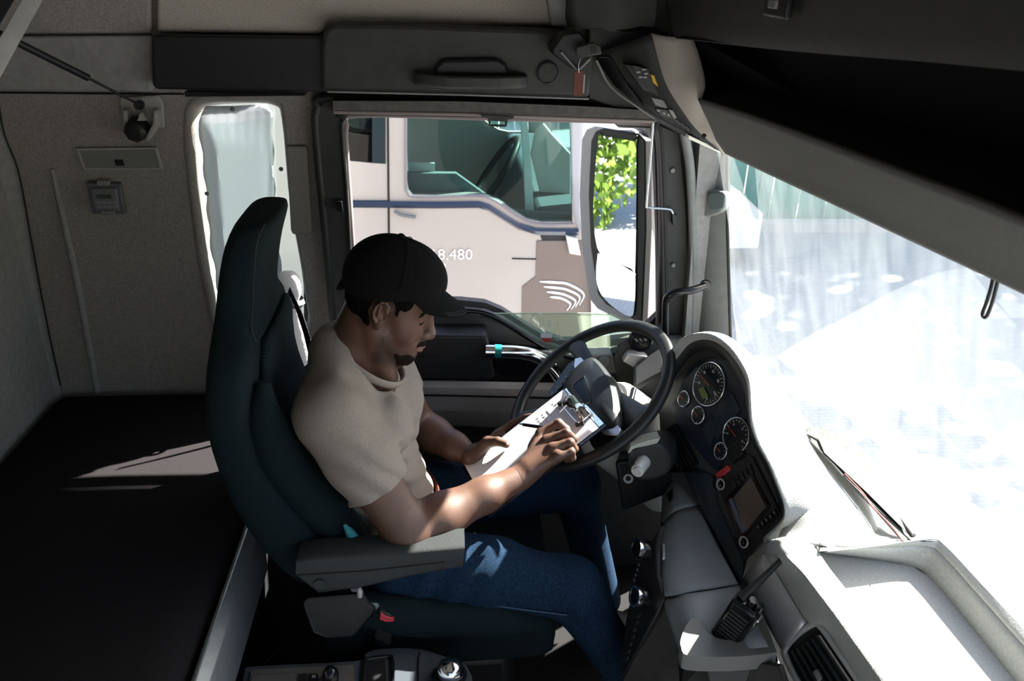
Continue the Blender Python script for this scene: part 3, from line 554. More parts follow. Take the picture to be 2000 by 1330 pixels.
put('belt_moulding', loft([[A(x, y, Y=YT-.012), A(x, y+6, Y=YT-.022), A(x, y+13, Y=YT-.008), A(x, y+13, Y=YT+.01), A(x, y, Y=YT+.01)] for x, y in ((640, 392), (757, 393), (850, 394), (935, 393), (955, 399), (985, 418), (1012, 435), (1050, 446), (1130, 447))]), mat('blue_black_gloss', (.03, .04, .07), .12, coat=.8), tk)
put('door_seam', join(tube(T([(757, 150), (758, 300), (760, 500), (764, 760)], YT-.001), .005, 6), tube(T([(640, 393), (758, 393)], YT-.001), .004, 6)), rubber, tk)
put('sleeper_pillar', prism(T([(726, 150), (752, 150), (753, 320), (727, 318)], YT-.004), (0, .01, 0)), mat('dark_teal_gloss', (.02, .035, .04), .2), tk)
put('door_handle', tube(cat(T([(770, 412), (785, 420), (812, 424)], YT-.02), 3), .009, 8), mgrey, tk)
put('corner_deflector', loft([[A(x0, y, Y=YT-.01), A((x0*.6+x1*.4), y, Y=YT-.05), A(x1, y, Y=YT-.03), A(x1, y, Y=YT+.25), A(x0, y, Y=YT+.02)] for x0, x1, y in ((1114, 1168, 150), (1115, 1166, 235), (1116, 1160, 340), (1120, 1156, 420), (1130, 1152, 452))]), mat('pale_truck_paint', (.55, .54, .55), .35, coat=.5), tk, bevel=.01)
put('corner_panel', loft([[A(x0, y, Y=YT), A(x0, y, Y=YT-.03), A(x1, y, Y=YT-.02), A(x1+14, y, Y=YT+.15), A(x1+14, y, Y=YT+.5)] for x0, x1, y in ((1166, 1205, 150), (1160, 1215, 300), (1150, 1225, 460), (1152, 1230, 470), (1156, 1235, 700))]), MATS['pale_truck_paint'], tk)
put('step_recess', prism(T([(1054, 456), (1108, 458), (1104, 474), (1060, 474)], YT-.002), (0, .02, 0)), dgrey, tk)
put('lamp_cover', prism(T([(1105, 460), (1128, 466), (1135, 500), (1112, 496)], YT-.03), (0, .03, 0)), mat('clear_lamp', (.7, .66, .63), .2, coat=.6), tk, bevel=.005)
put('lower_seam', tube(T([(1000, 505), (1080, 507), (1160, 506)], YT-.001), .004, 6), dgrey, tk)
brn = mat('shaded_truck_paint', (.21, .165, .14), .35, coat=.5)
put('side_shade_panel', prism(T([(1048, 470), (1150, 470), (1160, 640), (1160, 760), (1016, 760), (1020, 560), (1046, 540)], YT-.006), (0, .02, 0)), brn, tk, bevel=.004)  # brown panel paints in the dark shadow and reflection on the truck's side
wht = mat('decal_white', (.85, .85, .85), .5)
text('model_number', 'X 18.480', .062*1.25, A(866, 498, Y=YT-.004), frame((0, -1, 0)), wht, tk, depth=.001, label='white lettering 18.480')
put('decal_square', prism(T([(843, 515), (870, 515), (870, 531), (843, 531)], YT-.003), (0, .002, 0)), wht, tk)
for k, (x0, y0, x1, y1, x2, y2, x3, y3) in enumerate(((1054, 550, 1110, 555, 1140, 574, 1136, 596), (1062, 560, 1108, 566, 1132, 580, 1128, 600), (1068, 570, 1104, 576, 1124, 588, 1120, 604), (1074, 580, 1100, 584, 1114, 594, 1111, 607))):
    P_ = cat(T([(x0, y0), ((x0+x1)/2, (y0+y1)/2-1), (x1, y1), (x2, y2), (x3-4, y3)], YT-.010), 6); w_ = np.interp(np.arange(len(P_)), [0, 4, len(P_)*.6, len(P_)-1], [.003, .007, .006, .002])
    put('wing_emblem_stripe', tube(P_, w_, 8, flat=.3, flatdir=(0, 1, 0)), wht, tk)
dk = mat('truck_seat_cloth', (.05, .07, .08), .9)
for yy in (.55, 1.75):
    put('seat', join(box((-.35, YT+yy, .55), (.18, .5, 1.0)), box((-.1, YT+yy, .10), (.55, .5, .2))), dk, tk, bevel=.06, seg=3)
put('dashboard', prism([(.80, YT+.1, .70), (.45, YT+.1, .72), (.38, YT+.1, .45), (.42, YT+.1, -.6), (.80, YT+.1, -.6)], (0, 2.1, 0)), mat('truck_dash', (.09, .11, .12), .6), tk, bevel=.03)
put('steering_wheel', tube([np.array((.26, YT+.55, .80))+.22*(math.cos(a)*np.array((.55, 0, .83))+math.sin(a)*np.array((0, 1, 0))) for a in np.linspace(0, 2*math.pi, 40, endpoint=False)], .018, 10, True), rubber, tk)
put('door_lining', prism([(-.2, YT+.06, .1), (.62, YT+.06, .1), (.62, YT+.06, .72), (.3, YT+.06, .74), (.05, YT+.06, .92), (-.2, YT+.06, .92)], (0, .04, 0)), mat('truck_lining', (.16, .18, .19), .7), tk)
put('lining_reflection', prism([A(x, y, Y=YT+.10) for x, y in ((797, 318), (849, 319), (849, 384), (806, 384), (798, 372))], (0, .02, 0)), mat('white_lining_reflection', (.6, .6, .58), .6), tk)  # door lining piece in white, standing in for a bright reflection in the glass
put('white_pillar', prism([A(x, y, Y=YT+.12) for x, y in ((1012, 150), (1022, 300), (1028, 426), (1044, 426), (1036, 300), (1022, 150))], (0, .05, 0)), mat('white_pipe', (.75, .75, .72), .5), tk)
put('shelf_box', box((-.05, YT+1.5, 1.25), (.6, .5, .14)), dgrey, tk, bevel=.02)
put('windscreen_glare_sheet', prism(T([(1046, 250), (1062, 240), (1080, 262), (1116, 300), (1116, 410), (1060, 400), (1036, 300)], YT+.5), (0, .02, 0)), mat('glare_white', (.8, .8, .8), .6), tk, bevel=.01)  # added white sheet in place of the bright daylight through its windscreen
for xx in (-1.5, .25): put('wheel', lathe([(0, 0), (.42, 0), (.5, .04), (.5, .28), (.42, .32), (0, .32)], (xx, YT+.36, GZ+.5), (0, -1, 0), 40), rubber, tk)

# white car in front
cr_ = thing('parked_car', 'white parked car half hidden behind the windscreen pillar', 'car', (2.4, 8.9, GZ))
wp = mat('white_car_paint', (.72, .72, .72), .3, coat=.7)
prof = [(-.2, .2), (-.25, .75), (.0, .95), (.55, 1.38), (1.9, 1.44), (2.7, 1.10), (3.75, .88), (4.15, .62), (4.15, .2)]
def carring(yy, s, up): return [np.array((.0+x*.80, yy, GZ+.02+min(z, 9)*(1 if z < .95 else up))) for x, z in prof]
put('body', loft([carring(8.05, 1, .86), carring(8.0, 1, .97), carring(8.3, 1, 1.0), carring(9.4, 1, 1.0), carring(9.7, 1, .97), carring(9.65, 1, .86)]), wp, cr_, bevel=.04)
put('side_window', prism([(.55, 7.99, GZ+.95), (.85, 8.02, GZ+1.28), (1.55, 8.02, GZ+1.30), (2.05, 7.99, GZ+.98)], (0, .02, 0)), gloss, cr_)
put('windscreen', prism([(2.2, 8.3, GZ+1.10), (1.58, 8.35, GZ+1.43), (1.58, 9.35, GZ+1.43), (2.2, 9.4, GZ+1.10)], (.02, 0, .02)), MATS['dark_glass'], cr_)
for xx in (1.25, 3.75): put('wheel', lathe([(0, 0), (.3, 0), (.33, .03), (.33, .2), (0, .2)], (xx*.83-.5, 8.45, GZ+.33), (0, -1, 0), 28), rubber, cr_)

cr_.location.x += .35; cr_.location.y += .95

# this truck's own door mirror
MP, MN = np.array((.52, 2.45, 1.1)), unit((-.82, -.57, .02))
def M_(x, y, h=0): return PLN(x, y, MP+MN*h, MN)
mi = thing('door_mirror', 'tall grey double door mirror outside the driver door window', 'mirror', M_(1225, 640))
hx = [(1151, 275), (1160, 256), (1176, 250), (1250, 262), (1263, 275), (1264, 450), (1256, 640), (1236, 622), (1180, 595), (1164, 575), (1150, 480), (1146, 380)]
gm = mat('mirror_housing_grey', (.30, .30, .31), .45, bump=.15, bscale=400)
put('bezel', prism([M_(x+(3 if x < 1200 else -3), y, .005) for x, y in hx], MN*-.03), black, mi, bevel=.004)
hb = [M_(x, y, -.03) for x, y in hx]; cc = sum(hb)/len(hb)
put('housing', loft([[p+MN*.031 + (p-cc)*.03 for p in hb], [p+(p-cc)*.035-MN*.03 for p in hb], [p-MN*.07 for p in hb], [cc+(p-cc)*.75-MN*.12 for p in hb]]), gm, mi, bevel=.005)
mm = mat('mirror_glass', (.92, .94, .95), .01, metal=1.0)
put('upper_mirror_glass', prism(cat([M_(x, y, .007) for x, y in ((1170, 268), (1178, 265), (1240, 276), (1244, 284), (1242, 515), (1234, 524), (1190, 502), (1168, 484), (1160, 400))], 3, True), MN*.003), mm, mi)
put('lower_mirror_glass', prism(cat([M_(x, y, .007) for x, y in ((1168, 504), (1176, 496), (1236, 530), (1242, 540), (1240, 600), (1232, 618), (1200, 600), (1176, 575), (1166, 545))], 3, True), MN*.003), mm, mi)
put('arm_cover', prism([A(x, y, Y=2.40) for x, y in ((1262, 245), (1300, 250), (1306, 640), (1255, 700), (1248, 640))], (0, .12, 0)), gm, mi, bevel=.012, seg=3)
put('top_arm', join(*[prism([A(x, y, Y=2.285) for x, y in ((1205, 236+k*5), (1285, 240+k*5), (1287, 243+k*5), (1208, 240+k*5))], (0, .20, 0)) for k in range(3)]), gm, mi, bevel=.002)

# ================================================================== CAB FURNITURE
bu = thing('lower_bunk', 'black lower bunk mattress with a silver front rail', 'bunk', (-.8, 1.1, .0))
Yn = -.1
bunkfab = mat('bunk_fabric', (.015, .0135, .0145), .9, spec=.08, bump=.5, bscale=900, var=.3, vscale=500)
prof = [(-1.13, .45), (-1.13, .655), (-1.10, .675), (-.80, .678), (-.56, .675), (-.50, .665), (-.475, .64), (-.465, .58), (-.47, .45)]
put('mattress', loft([[np.array((x, y, z-(.02 if y > 2.16 else 0))) for x, z in prof] for y in (2.195, 2.16, 1.5, .8, Yn)]), bunkfab, bu, ang=60)
put('front_rail', loft([[np.array(p) for p in ((-.468, y, .655), (-.458, y, .662), (-.437, y, .640), (-.437, y, .50), (-.468, y, .50))] for y in (1.60, Yn)]), steel, bu, bevel=.003)
put('base_box', box((-.80, 1.05, .25), (.66, 2.25, .5)), black, bu, bevel=.01)

# ------------------------------------------------------------------ seat
teal = mat('seat_fabric', (.0065, .0135, .0165), .95, bump=.6, bscale=700, var=.25, vscale=300, spec=.15)
tealr = mat('seat_ribbed_fabric', (.007, .0145, .018), .95, bump=.9, wave=55, spec=.15)
cy = 1.615
se = thing('driver_seat', 'dark teal high back truck seat with an armrest', 'seat', (-.15, cy, .0))
lev = [(428, 488, 512, 1.53), (438, 464, 530, 1.50), (470, 445, 520, 1.485), (510, 432, 508, 1.48), (560, 425, 500, 1.475), (610, 420, 495, 1.47), (640, 416, 492, 1.46), (700, 403, 488, 1.40), (750, 396, 486, 1.375), (800, 393, 484, 1.365), (850, 397, 490, 1.36), (920, 415, 520, 1.36), (1000, 445, 590, 1.36), (1060, 480, 645, 1.36), (1110, 530, 680, 1.36), (1160, 590, 700, 1.37)]
rg_ = []; bf = []
for y, xb, xf, yn in lev:
    b0 = A(xb, y, Y=yn+.03); f0 = A(xf, y, Y=yn+.005); hw = cy-yn
    zc = (b0[2]+f0[2])/2; xm = (b0[0]+f0[0])/2; th = abs(f0[0]-b0[0])/2+.006
    rg_.append(superring((xm, cy, zc), th, hw, (1, 0, 0), (0, 1, 0), .55 if hw > .16 else .6, 36)); bf.append((xm+th, zc, hw))
sb = put('backrest', loft(rg_), teal, se, sub=1)
# front bolsters and ribbed centre panel
def bfx(z):
    zs = [b[1] for b in bf][::-1]; return np.interp(z, zs, [b[0] for b in bf][::-1]), np.interp(z, zs, [b[2] for b in bf][::-1])
for s_ in (-1, 1):
    P_ = []; 
    for z in np.linspace(1.10 if s_ < 0 else .94, .62, 9):
        x, hw = bfx(z); P_.append((x+.012, cy+s_*(hw-.055), z))
    put('bolster', tube(cat(P_, 4), [.012, .035, .045, .048, .048, .045, .040, .03], 18), teal, se)
P_ = []
for z in np.linspace(1.16, .62, 14):
    x, hw = bfx(z); P_.append([np.array((x+.004+.006*math.cos(a*1.5), cy+a*max(.06, hw-.085), z)) for a in np.linspace(-1, 1, 9)])
put('centre_panel', loft(P_, False, False), tealr, se, solid=.012)
put('seam', tube(cat([A(x, y, Y=1.47) for x, y in ((517, 438), (503, 470), (497, 520), (494, 580), (491, 640), (500, 668))], 5), .0018, 6), black, se)
put('headrest_seam', tube(cat([np.array((bfx(z)[0]+dx, cy+yy, z)) for yy, z, dx in ((-.13, 1.14, .001), (-.08, 1.10, .006), (0, 1.085, .008), (.08, 1.10, .006), (.13, 1.14, .001))], 5), .0018, 6), black, se)
put('cushion', loft([superring((x, cy, z), .24, h_, (0, 1, 0), (0, 0, 1), .35, 32) for x, z, h_ in ((-.30, .46, .06), (-.27, .46, .085), (-.05, .46, .09), (.14, .465, .09), (.22, .46, .075), (.25, .455, .04))]), teal, se, sub=1)
put('side_bolster', tube(cat([(-.26, 1.375, .60), (-.1, 1.37, .555), (.1, 1.37, .54), (.2, 1.38, .52)], 4), [.03, .045, .045, .03], 14), teal, se)
put('seat_base', box((-.05, cy, .20), (.40, .40, .36)), black, se, bevel=.03)
put('teal_edge', tube(cat([A(x, y, Y=1.365) for x, y in ((672, 1024), (682, 1038), (690, 1052), (694, 1066))], 4), [.003, .009, .013, .014], 10), mat('teal_piping', (.03, .20, .21), .7), se)
# armrest
YA = 1.30
am = mat('armrest_vinyl', (.026, .028, .029), .5, bump=.4, bscale=500)
ao = [(574, 1092), (590, 1078), (700, 1072), (800, 1062), (900, 1049), (911, 1053), (914, 1070), (913, 1105), (906, 1112), (870, 1116), (800, 1128), (720, 1146), (640, 1160), (606, 1162), (596, 1156), (580, 1130)]
sec = []
top = [(576, 1096), (640, 1090), (720, 1084), (800, 1078), (870, 1072), (905, 1069)]
bot = [(580, 1125), (606, 1160), (700, 1150), (800, 1129), (870, 1116), (906, 1110)]
arr = put('armrest', loft([superring((A(t_[0], t_[1], Y=YA)+A(b_2[0], b_2[1], Y=YA))/2+np.array((0, .033, 0)), .035*w_, np.linalg.norm(A(t_[0], t_[1], Y=YA)-A(b_2[0], b_2[1], Y=YA))/2, (0, 1, 0), (.1, 0, .99), .32, 32) for t_, b_2, w_ in zip([top[0]]+top+[top[-1]], [bot[0]]+bot+[bot[-1]], (.6, 1, 1, 1, 1, 1, 1, .8))]), am, se)
put('armrest_seam', tube([A(576, 1124, Y=YA-.003), A(720, 1115, Y=YA-.003), A(868, 1098, Y=YA-.003), A(862, 1118, Y=YA-.002)], .0012, 6), black, arr)
put('pivot_cap', lathe([(0, 0), (.011, 0), (.012, -.003), (0, -.003)], A(625, 1140, Y=YA-.0025), (0, 1, 0), 20), am, arr)
put('side_pod', loft([[A(x, y, Y=Y_) for x, y in ((592, 1180), (600, 1168), (700, 1160), (706, 1152), (722, 1175), (736, 1186), (726, 1204), (690, 1244), (640, 1246), (612, 1236))] for Y_ in (1.335, 1.325, 1.40)]), dgrey, se, bevel=.006)
put('recline_lever', tube(cat([A(690, 1150, Y=1.34), A(702, 1152, Y=1.32), A(703, 1164, Y=1.32)], 4), .006, 10), silver, se)
bk_ = thing('belt_buckle', 'black seat belt buckle with a red release button beside the seat', 'seat belt buckle', A(752, 1218, Y=1.34))
put('body', prism([A(x, y, Y=1.335) for x, y in ((741, 1192), (772, 1206), (769, 1224), (762, 1262), (730, 1248), (738, 1215))], (0, .03, 0)), black, bk_, bevel=.003)
put('release_button', prism([A(x, y, Y=1.331) for x, y in ((744, 1197), (750, 1203), (764, 1208), (770, 1207), (768, 1221), (741, 1210))], (0, .006, 0)), mat('red_plastic', (.55, .05, .06), .4), bk_, bevel=.001)
put('stalk', tube([A(745, 1250, Y=1.35), A(740, 1300, Y=1.38)], .012), black, bk_)
cn = thing('tied_curtain', 'sunlit white curtain gathered with a grey band behind the seat by the door post', 'curtain', A(590, 760, Y=2.08))
put('curtain', loft([superring(A(x, y, Y=2.08), w_*(1+.05*(k % 2)), w_*.8, (1, 0, 0), (0, 1, 0), .8, 24) for k, (x, y, w_) in enumerate(((560, 528, .02), (566, 545, .026), (570, 565, .028), (570, 582, .022), (568, 590, .018), (568, 610, .030), (572, 650, .042), (580, 700, .050), (584, 750, .055), (584, 800, .055)))]), cloth_translucent('white_curtain', (.85, .85, .86), .3), cn, sub=1)
put('band', lathe([(.024, -.012), (.030, 0), (.024, .012)], A(574, 588, Y=2.08), (.2, 0, 1), 20), mgrey, cn)
bl = thing('seat_belt', 'black seat belt strap running down behind the driver to the door post', 'seat belt', A(612, 700, Y=2.02))
put('strap', prism([A(x, y, Y=2.03) for x, y in ((566, 560), (590, 612), (606, 660), (612, 700), (604, 700), (592, 650), (576, 600), (562, 570))], (0, .003, 0)), blackfab, bl)

# ------------------------------------------------------------------ steering wheel
W0 = CAM+(np.array((.34, 1.717, .907))-CAM)*1.012; wa, wb = .916, -.241
WN = np.array((-math.cos(wa)*math.cos(wb), math.cos(wa)*math.sin(wb), math.sin(wa)))
WT = unit(np.cross(WN, (0, 0, 1))); WB = np.cross(WN, WT)      # WT across, WB up or down the wheel
if WB[2] < 0: WB = -WB
def W(x, y, h=0): return PLN(x, y, W0+WN*h, WN)
sw = thing('steering_wheel', 'large black truck steering wheel with a padded hub', 'steering wheel', W0-WN*.06)
leath = mat('wheel_leather', (.016, .016, .016), .38, bump=.12, bscale=260, var=.15, vscale=60)
put('rim', tube([W0+.2155*(math.cos(a)*WT+math.sin(a)*WB) for a in np.linspace(0, 2*math.pi, 72, endpoint=False)], .0165, 18, True, .85, WN), leath, sw)
hubp = cat([W(x, y, .01) for x, y in ((1098, 760), (1125, 718), (1148, 700), (1168, 704), (1196, 740), (1208, 780), (1210, 822), (1196, 840), (1160, 836), (1120, 810))], 4, True)
hc = hubp.mean(0)
put('hub_pad', loft([list(hc+(hubp-hc)*1.02-WN*.06), list(hc+(hubp-hc)*1.03-WN*.02), list(hubp), list(hc+(hubp-hc)*.86+WN*.014), list(hc+(hubp-hc)*.5+WN*.020)]), mat('hub_vinyl', (.011, .013, .015), .42, bump=.08, bscale=400), sw)
put('badge_outline', tube(cat([W(x, y, .031) for x, y in ((1118, 752), (1138, 736), (1143, 740), (1154, 782), (1148, 788), (1140, 790))], 2), .0011, 6), chrome, sw)
put('badge_plate', prism([W(x, y, .028) for x, y in ((1119, 754), (1138, 738), (1152, 783), (1142, 788))], WN*.002), gloss, sw)
col = thing('steering_column', 'grey steering column cover beneath the steering wheel', 'steering column', W0-WN*.35)
put('shroud', loft([[W0-WN*h+off+np.array((0, 0, 0))+.001*0+r*(math.cos(a)*WT+math.sin(a)*WB*1.1) for a in np.linspace(0, 2*math.pi, 28, endpoint=False)] for h, r, off in ((.055, .070, 0), (.075, .085, 0), (.14, .10, np.array((.0, 0, 0))), (.24, .085, 0), (.42, .07, 0))]), mat('column_cover', (.42, .42, .39), .5, bump=.2, bscale=500), col)
for (a0, a1, wd) in ((150, 165, .03), (30, 15, .03), (-60, -60, .022), (-118, -118, .022)):
    P_ = [W0+WN*(-.012 if r < .15 else 0)+r*(math.cos(math.radians(a0+(a1-a0)*(r/.21)))*WT+math.sin(math.radians(a0+(a1-a0)*(r/.21)))*WB) for r in (.06, .11, .16, .205)]
    put('spoke', tube(P_, [wd, wd*.8, wd*.7, wd*.9], 14, flat=.35, flatdir=WN), mat('spoke_grey', (.05, .055, .06), .4), sw)
kp = put('key_pad', prism(cat([W(x, y, .012) for x, y in ((1108, 712), (1122, 702), (1130, 706), (1122, 724), (1100, 752), (1082, 772), (1070, 774), (1076, 758), (1096, 730))], 3, True), -WN*.02), gloss, sw, bevel=.002)
for x, y in ((1118, 712), (1112, 724), (1104, 736), (1096, 746), (1088, 757), (1079, 767)): put('key', prism([W(x+a, y+b, .0135) for a, b in ((-3, 1), (1, -3), (4, 0), (0, 4))], -WN*.003), mgrey, kp)
put('silver_inlay', prism([W(x, y, .014) for x, y in ((1122, 700), (1134, 697), (1142, 706), (1126, 724), (1120, 716))], -WN*.012), steel, sw, bevel=.002)
put('key_pad', prism(cat([W(x, y, .008) for x, y in ((1150, 850), (1180, 842), (1210, 832), (1205, 850), (1180, 870), (1160, 876))], 3, True), -WN*.02), gloss, sw, bevel=.002)
put('silver_inlay', prism([W(x, y, .012) for x, y in ((1170, 838), (1204, 828), (1212, 836), (1206, 850), (1180, 848))], -WN*.012), steel, sw, bevel=.002)
ig = thing('ignition_module', 'black column module with a silver barrel below the steering wheel', 'ignition switch', A(1265, 935, Y=1.52))
put('housing', prism(cat([A(x, y, Y=1.50) for x, y in ((1226, 880), (1245, 868), (1280, 866), (1302, 880), (1310, 905), (1302, 926), (1272, 938), (1244, 936), (1228, 915))], 3, True), (.06, .12, -.04)), dgrey, ig, bevel=.008, seg=3)
put('barrel', tube([A(1256, 902, Y=1.50), A(1245, 920, Y=1.46)], [.017, .014], 20), mat('barrel_alloy', (.62, .61, .58), .4, metal=.4), ig)
put('barrel_cap', tube([A(1246, 918, Y=1.462), A(1243, 923, Y=1.452)], .0095, 18), silver, ig)
put('top_bracket', prism([A(x, y, Y=1.5) for x, y in ((1226, 886), (1232, 872), (1262, 862), (1290, 856), (1284, 866), (1250, 874))], (0, .03, 0)), mat('pale_metal', (.45, .45, .38), .4, metal=.3), ig, bevel=.001)
put('fixing_ring', lathe([(.006, 0), (.010, 0), (.011, .004), (.006, .003)], A(1227, 934, Y=1.50), (-.2, -1, .3), 18), mgrey, ig)
put('stalk', tube(cat([W(1205, 800, -.05), W(1228, 790, -.06), W(1238, 760, -.07)], 4), [.012, .009, .007], 12), gloss, ig)
put('column_mount', prism([A(x, y, Y=1.58) for x, y in ((1200, 900), (1320, 890), (1320, 960), (1215, 1000))], (.05, .15, -.05)), black, ig, bevel=.01)

# ------------------------------------------------------------------ dashboard
FP, FN = np.array((.6, 1.55, .95)), unit((-1, -.35, .35))
def G(x, y, h=0): return PLN(x, y, FP+FN*h, FN)
da = thing('dashboard', 'grey truck dashboard with curved instrument hood, radio and storage box', 'dashboard', (.7, 1.2, .0))
pad = mat('dash_pad', (.40, .40, .385), .7, bump=.35, bscale=450, var=.1, vscale=200)
hood = [(1292, 720), (1322, 671), (1346, 656), (1374, 651), (1401, 657), (1429, 678), (1450, 706), (1464, 733), (1469, 758), (1471, 789), (1475, 827), (1488, 865), (1509, 903), (1526, 945), (1539, 979), (1542, 1007), (1530, 1031), (1500, 1058)]
inn = [(1300, 730), (1330, 690), (1350, 669), (1376, 662), (1400, 668), (1425, 688), (1444, 714), (1457, 740), (1463, 765), (1465, 795), (1469, 832), (1482, 870), (1503, 908), (1519, 948), (1531, 980), (1534, 1004), (1522, 1024), (1494, 1050)]
rim = [G(x, y, .040) for x, y in hood]; rin = [G(x, y, .036) for x, y in inn]; rb_ = [G(x, y, -.002) for x, y in [(1312, 745), (1338, 708), (1355, 690), (1378, 682), (1400, 688), (1420, 704), (1436, 728), (1449, 750), (1456, 772), (1459, 800), (1463, 836), (1475, 873), (1495, 912), (1511, 950), (1522, 980), (1526, 1000), (1514, 1018), (1486, 1042)]]
ys = np.linspace(2.02, 1.14, len(rim))
gb_ = [np.array((WX(y, .80)-.07, y, .80)) for y in ys]
m1 = [a*.78+b*.22+np.array((0, 0, .035)) for a, b in zip(rim, gb_)]; m2 = [a*.35+b*.65+np.array((0, 0, .035)) for a, b in zip(rim, gb_)]
put('instrument_hood', rows([rin, [(a+b)/2+FN*.006 for a, b in zip(rim, rin)], rim, m1, m2, gb_], 3, 4), pad, da, solid=.004)
put('hood_lining', rows([rb_, rin], 3, 2), dgrey, da, solid=.003)
fas = [(1285, 760), (1338, 700), (1378, 674), (1440, 720), (1466, 790), (1480, 865), (1530, 980), (1530, 1005), (1460, 1092), (1450, 1130), (1400, 1060), (1340, 965), (1305, 930), (1290, 850)]
fa = put('fascia', prism([G(x, y, -.004) for x, y in fas], -FN*.03), mat('fascia_grey', (.055, .055, .053), .5, bump=.2, bscale=600), da)
cl = put('instrument_cluster', prism(cat([G(x, y, .001) for x, y in ((1322, 775), (1345, 722), (1378, 702), (1424, 706), (1446, 745), (1463, 800), (1440, 850), (1408, 908), (1392, 914), (1352, 866), (1312, 805))], 3, True), -FN*.004), mat('cluster_face', (.018, .022, .034), .25), da)
BU = unit(G(1425, 976)-G(1465, 931)); BV = np.cross(FN, BU)    # along the radio's edges
vv = unit(G(1475, 931)-G(1424, 976)); uu = np.cross(vv, FN)    # vv: up on the fascia, uu: to the right of a reader
Rf = np.array([uu, vv, FN]).T
def gauge(x, y, r, nt, a0=225, a1=-45, name='gauge', lab=(), clipd=None):
    c = G(x, y, .004); th = np.linspace(0, 2*math.pi, 48, endpoint=False)
    ringp = [c+r*(math.cos(a)*uu+math.sin(a)*vv) for a in th]
    g_ = put(name, lathe([(0, -.001), (r, -.001), (r, .0), (0, .0)], c, FN, 40), mat('gauge_face', (.012, .014, .018), .3), da)
    put('bezel_ring', tube(ringp, .0011+r*.012, 8, True), mat('ring_silver', (.70, .73, .76), .25, metal=.8), g_)
    tk_ = []
    for k in range(nt+1):
        a = math.radians(a0+(a1-a0)*k/nt); d = math.cos(a)*uu+math.sin(a)*vv; L = .10 if k % 2 else .16
        tk_.append(box(c+d*r*(.90-L/2)+FN*.0012, (r*L, .0007 if r < .03 else .0010, .0004), np.array([d, np.cross(FN, d), FN]).T))
    put('scale_marks', join(*tk_), mat('mark_white', (.75, .75, .75), .5), g_)
    for k, s_ in enumerate(lab):
        a = math.radians(a0+(a1-a0)*k/(len(lab)-1)); d = math.cos(a)*uu+math.sin(a)*vv
        text('number', s_, r*.17, c+d*r*.62+FN*.0012, Rf, MATS['mark_white'], g_, depth=.0002)
    a = math.radians(a0+(a1-a0)*.12); d = math.cos(a)*uu+math.sin(a)*vv
    put('needle', tube([c-d*r*.1+FN*.003, c+d*r*.75+FN*.003], [.0012, .0006], 6), mat('needle_red', (.6, .06, .04), .5), g_)
    return g_
gg = gauge(1384, 750, .050, 24, lab=('20', '40', '60', '80', '100', '120'))
put('display', prism([G(x, y, .0065) for x, y in ((1364, 760), (1374, 755), (1384, 774), (1373, 780))], FN*.0006), mat('green_lcd', (.16, .20, .06), .4), gg)
gauge(1335, 779, .0185, 8); gauge(1363, 811, .0200, 8); gauge(1407, 881, .0185, 8)
gauge(1437, 850, .038, 16, lab=('0', '5', '10', '15', '20'))
put('cluster_screen', prism([G(x, y, .003) for x, y in ((1392, 808), (1430, 768), (1446, 800), (1400, 860))], FN*.0005), mat('screen_dark', (.03, .04, .05), .2), cl)
put('cluster_screen', prism([G(x, y, .003) for x, y in ((1370, 838), (1390, 812), (1402, 842), (1386, 868))], FN*.0005), MATS['screen_dark'], cl)
for k in range(4):
    x, y = 1427+(k % 2)*13, 893-(k//2)*14+(k % 2)*-8
    put('rocker_switch', prism([G(x+a, y+b, .006) for a, b in ((-9, 0), (3, -14), (12, -2), (1, 12))], -FN*.01), black, da, bevel=.0015)
for x, y in ((1402, 926), (1412, 919)):
    put('hazard_switch', prism([G(x+a, y+b, .008) for a, b in ((-6, 1), (8, -11), (13, -3), (0, 9))], -FN*.01), MATS['red_plastic'], da, bevel=.0015)
rd = put('radio', prism([G(x, y, .003) for x, y in ((1396, 937), (1402, 928), (1461, 888), (1469, 892), (1524, 1003), (1522, 1017), (1466, 1086), (1452, 1084))], -FN*.01), mat('radio_black', (.022, .022, .023), .35), da, bevel=.002)
put('screen_bezel', prism([G(x, y, .006) for x, y in ((1414, 975), (1468, 922), (1503, 988), (1452, 1052))], -FN*.005), gloss, rd, bevel=.002)
put('screen', prism([G(x, y, .0068) for x, y in ((1432, 972), (1466, 932), (1496, 989), (1456, 1038))], -FN*.002), mat('radio_screen', (.10, .085, .07), .18, coat=.3), rd)
put('silver_edge', prism([G(x, y, .007) for x, y in ((1423, 976), (1429, 972), (1455, 1036), (1449, 1042))], -FN*.002), mat('screen_edge', (.10, .13, .18), .3), rd)
for x, y in ((1408, 946), (1453, 1059)):
    k_ = put('knob', lathe([(.0, -.002), (.0125, -.002), (.0125, .012), (.0105, .014), (0, .014)], G(x, y, .004), FN, 28), gloss, rd)
    put('knob_ring', lathe([(.0093, .0), (.0125, .0), (.0125, .002), (.0093, .002)], G(x, y, .018), FN, 28), silver, k_)
for k in range(5):
    for q in range(2):
        p = G(1430, 936, .0055)*(1-k/5)+G(1470, 903, .0055)*(k/5)+uu*q*.0115+uu*.003
        if k < 5: put('radio_key', box(p, (.0095, .0085, .003), Rf), MATS['radio_black'], rd, bevel=.0008)
    p = G(1484, 1034, .0055)*(1-k/5)+G(1524, 1000, .0055)*(k/5)-uu*.006
    put('radio_key', box(p, (.014, .0085, .003), Rf), MATS['radio_black'], rd, bevel=.0008)
    put('key_mark', box(p+FN*.0018, (.005, .0012, .0004), Rf), MATS['mark_white'], rd)
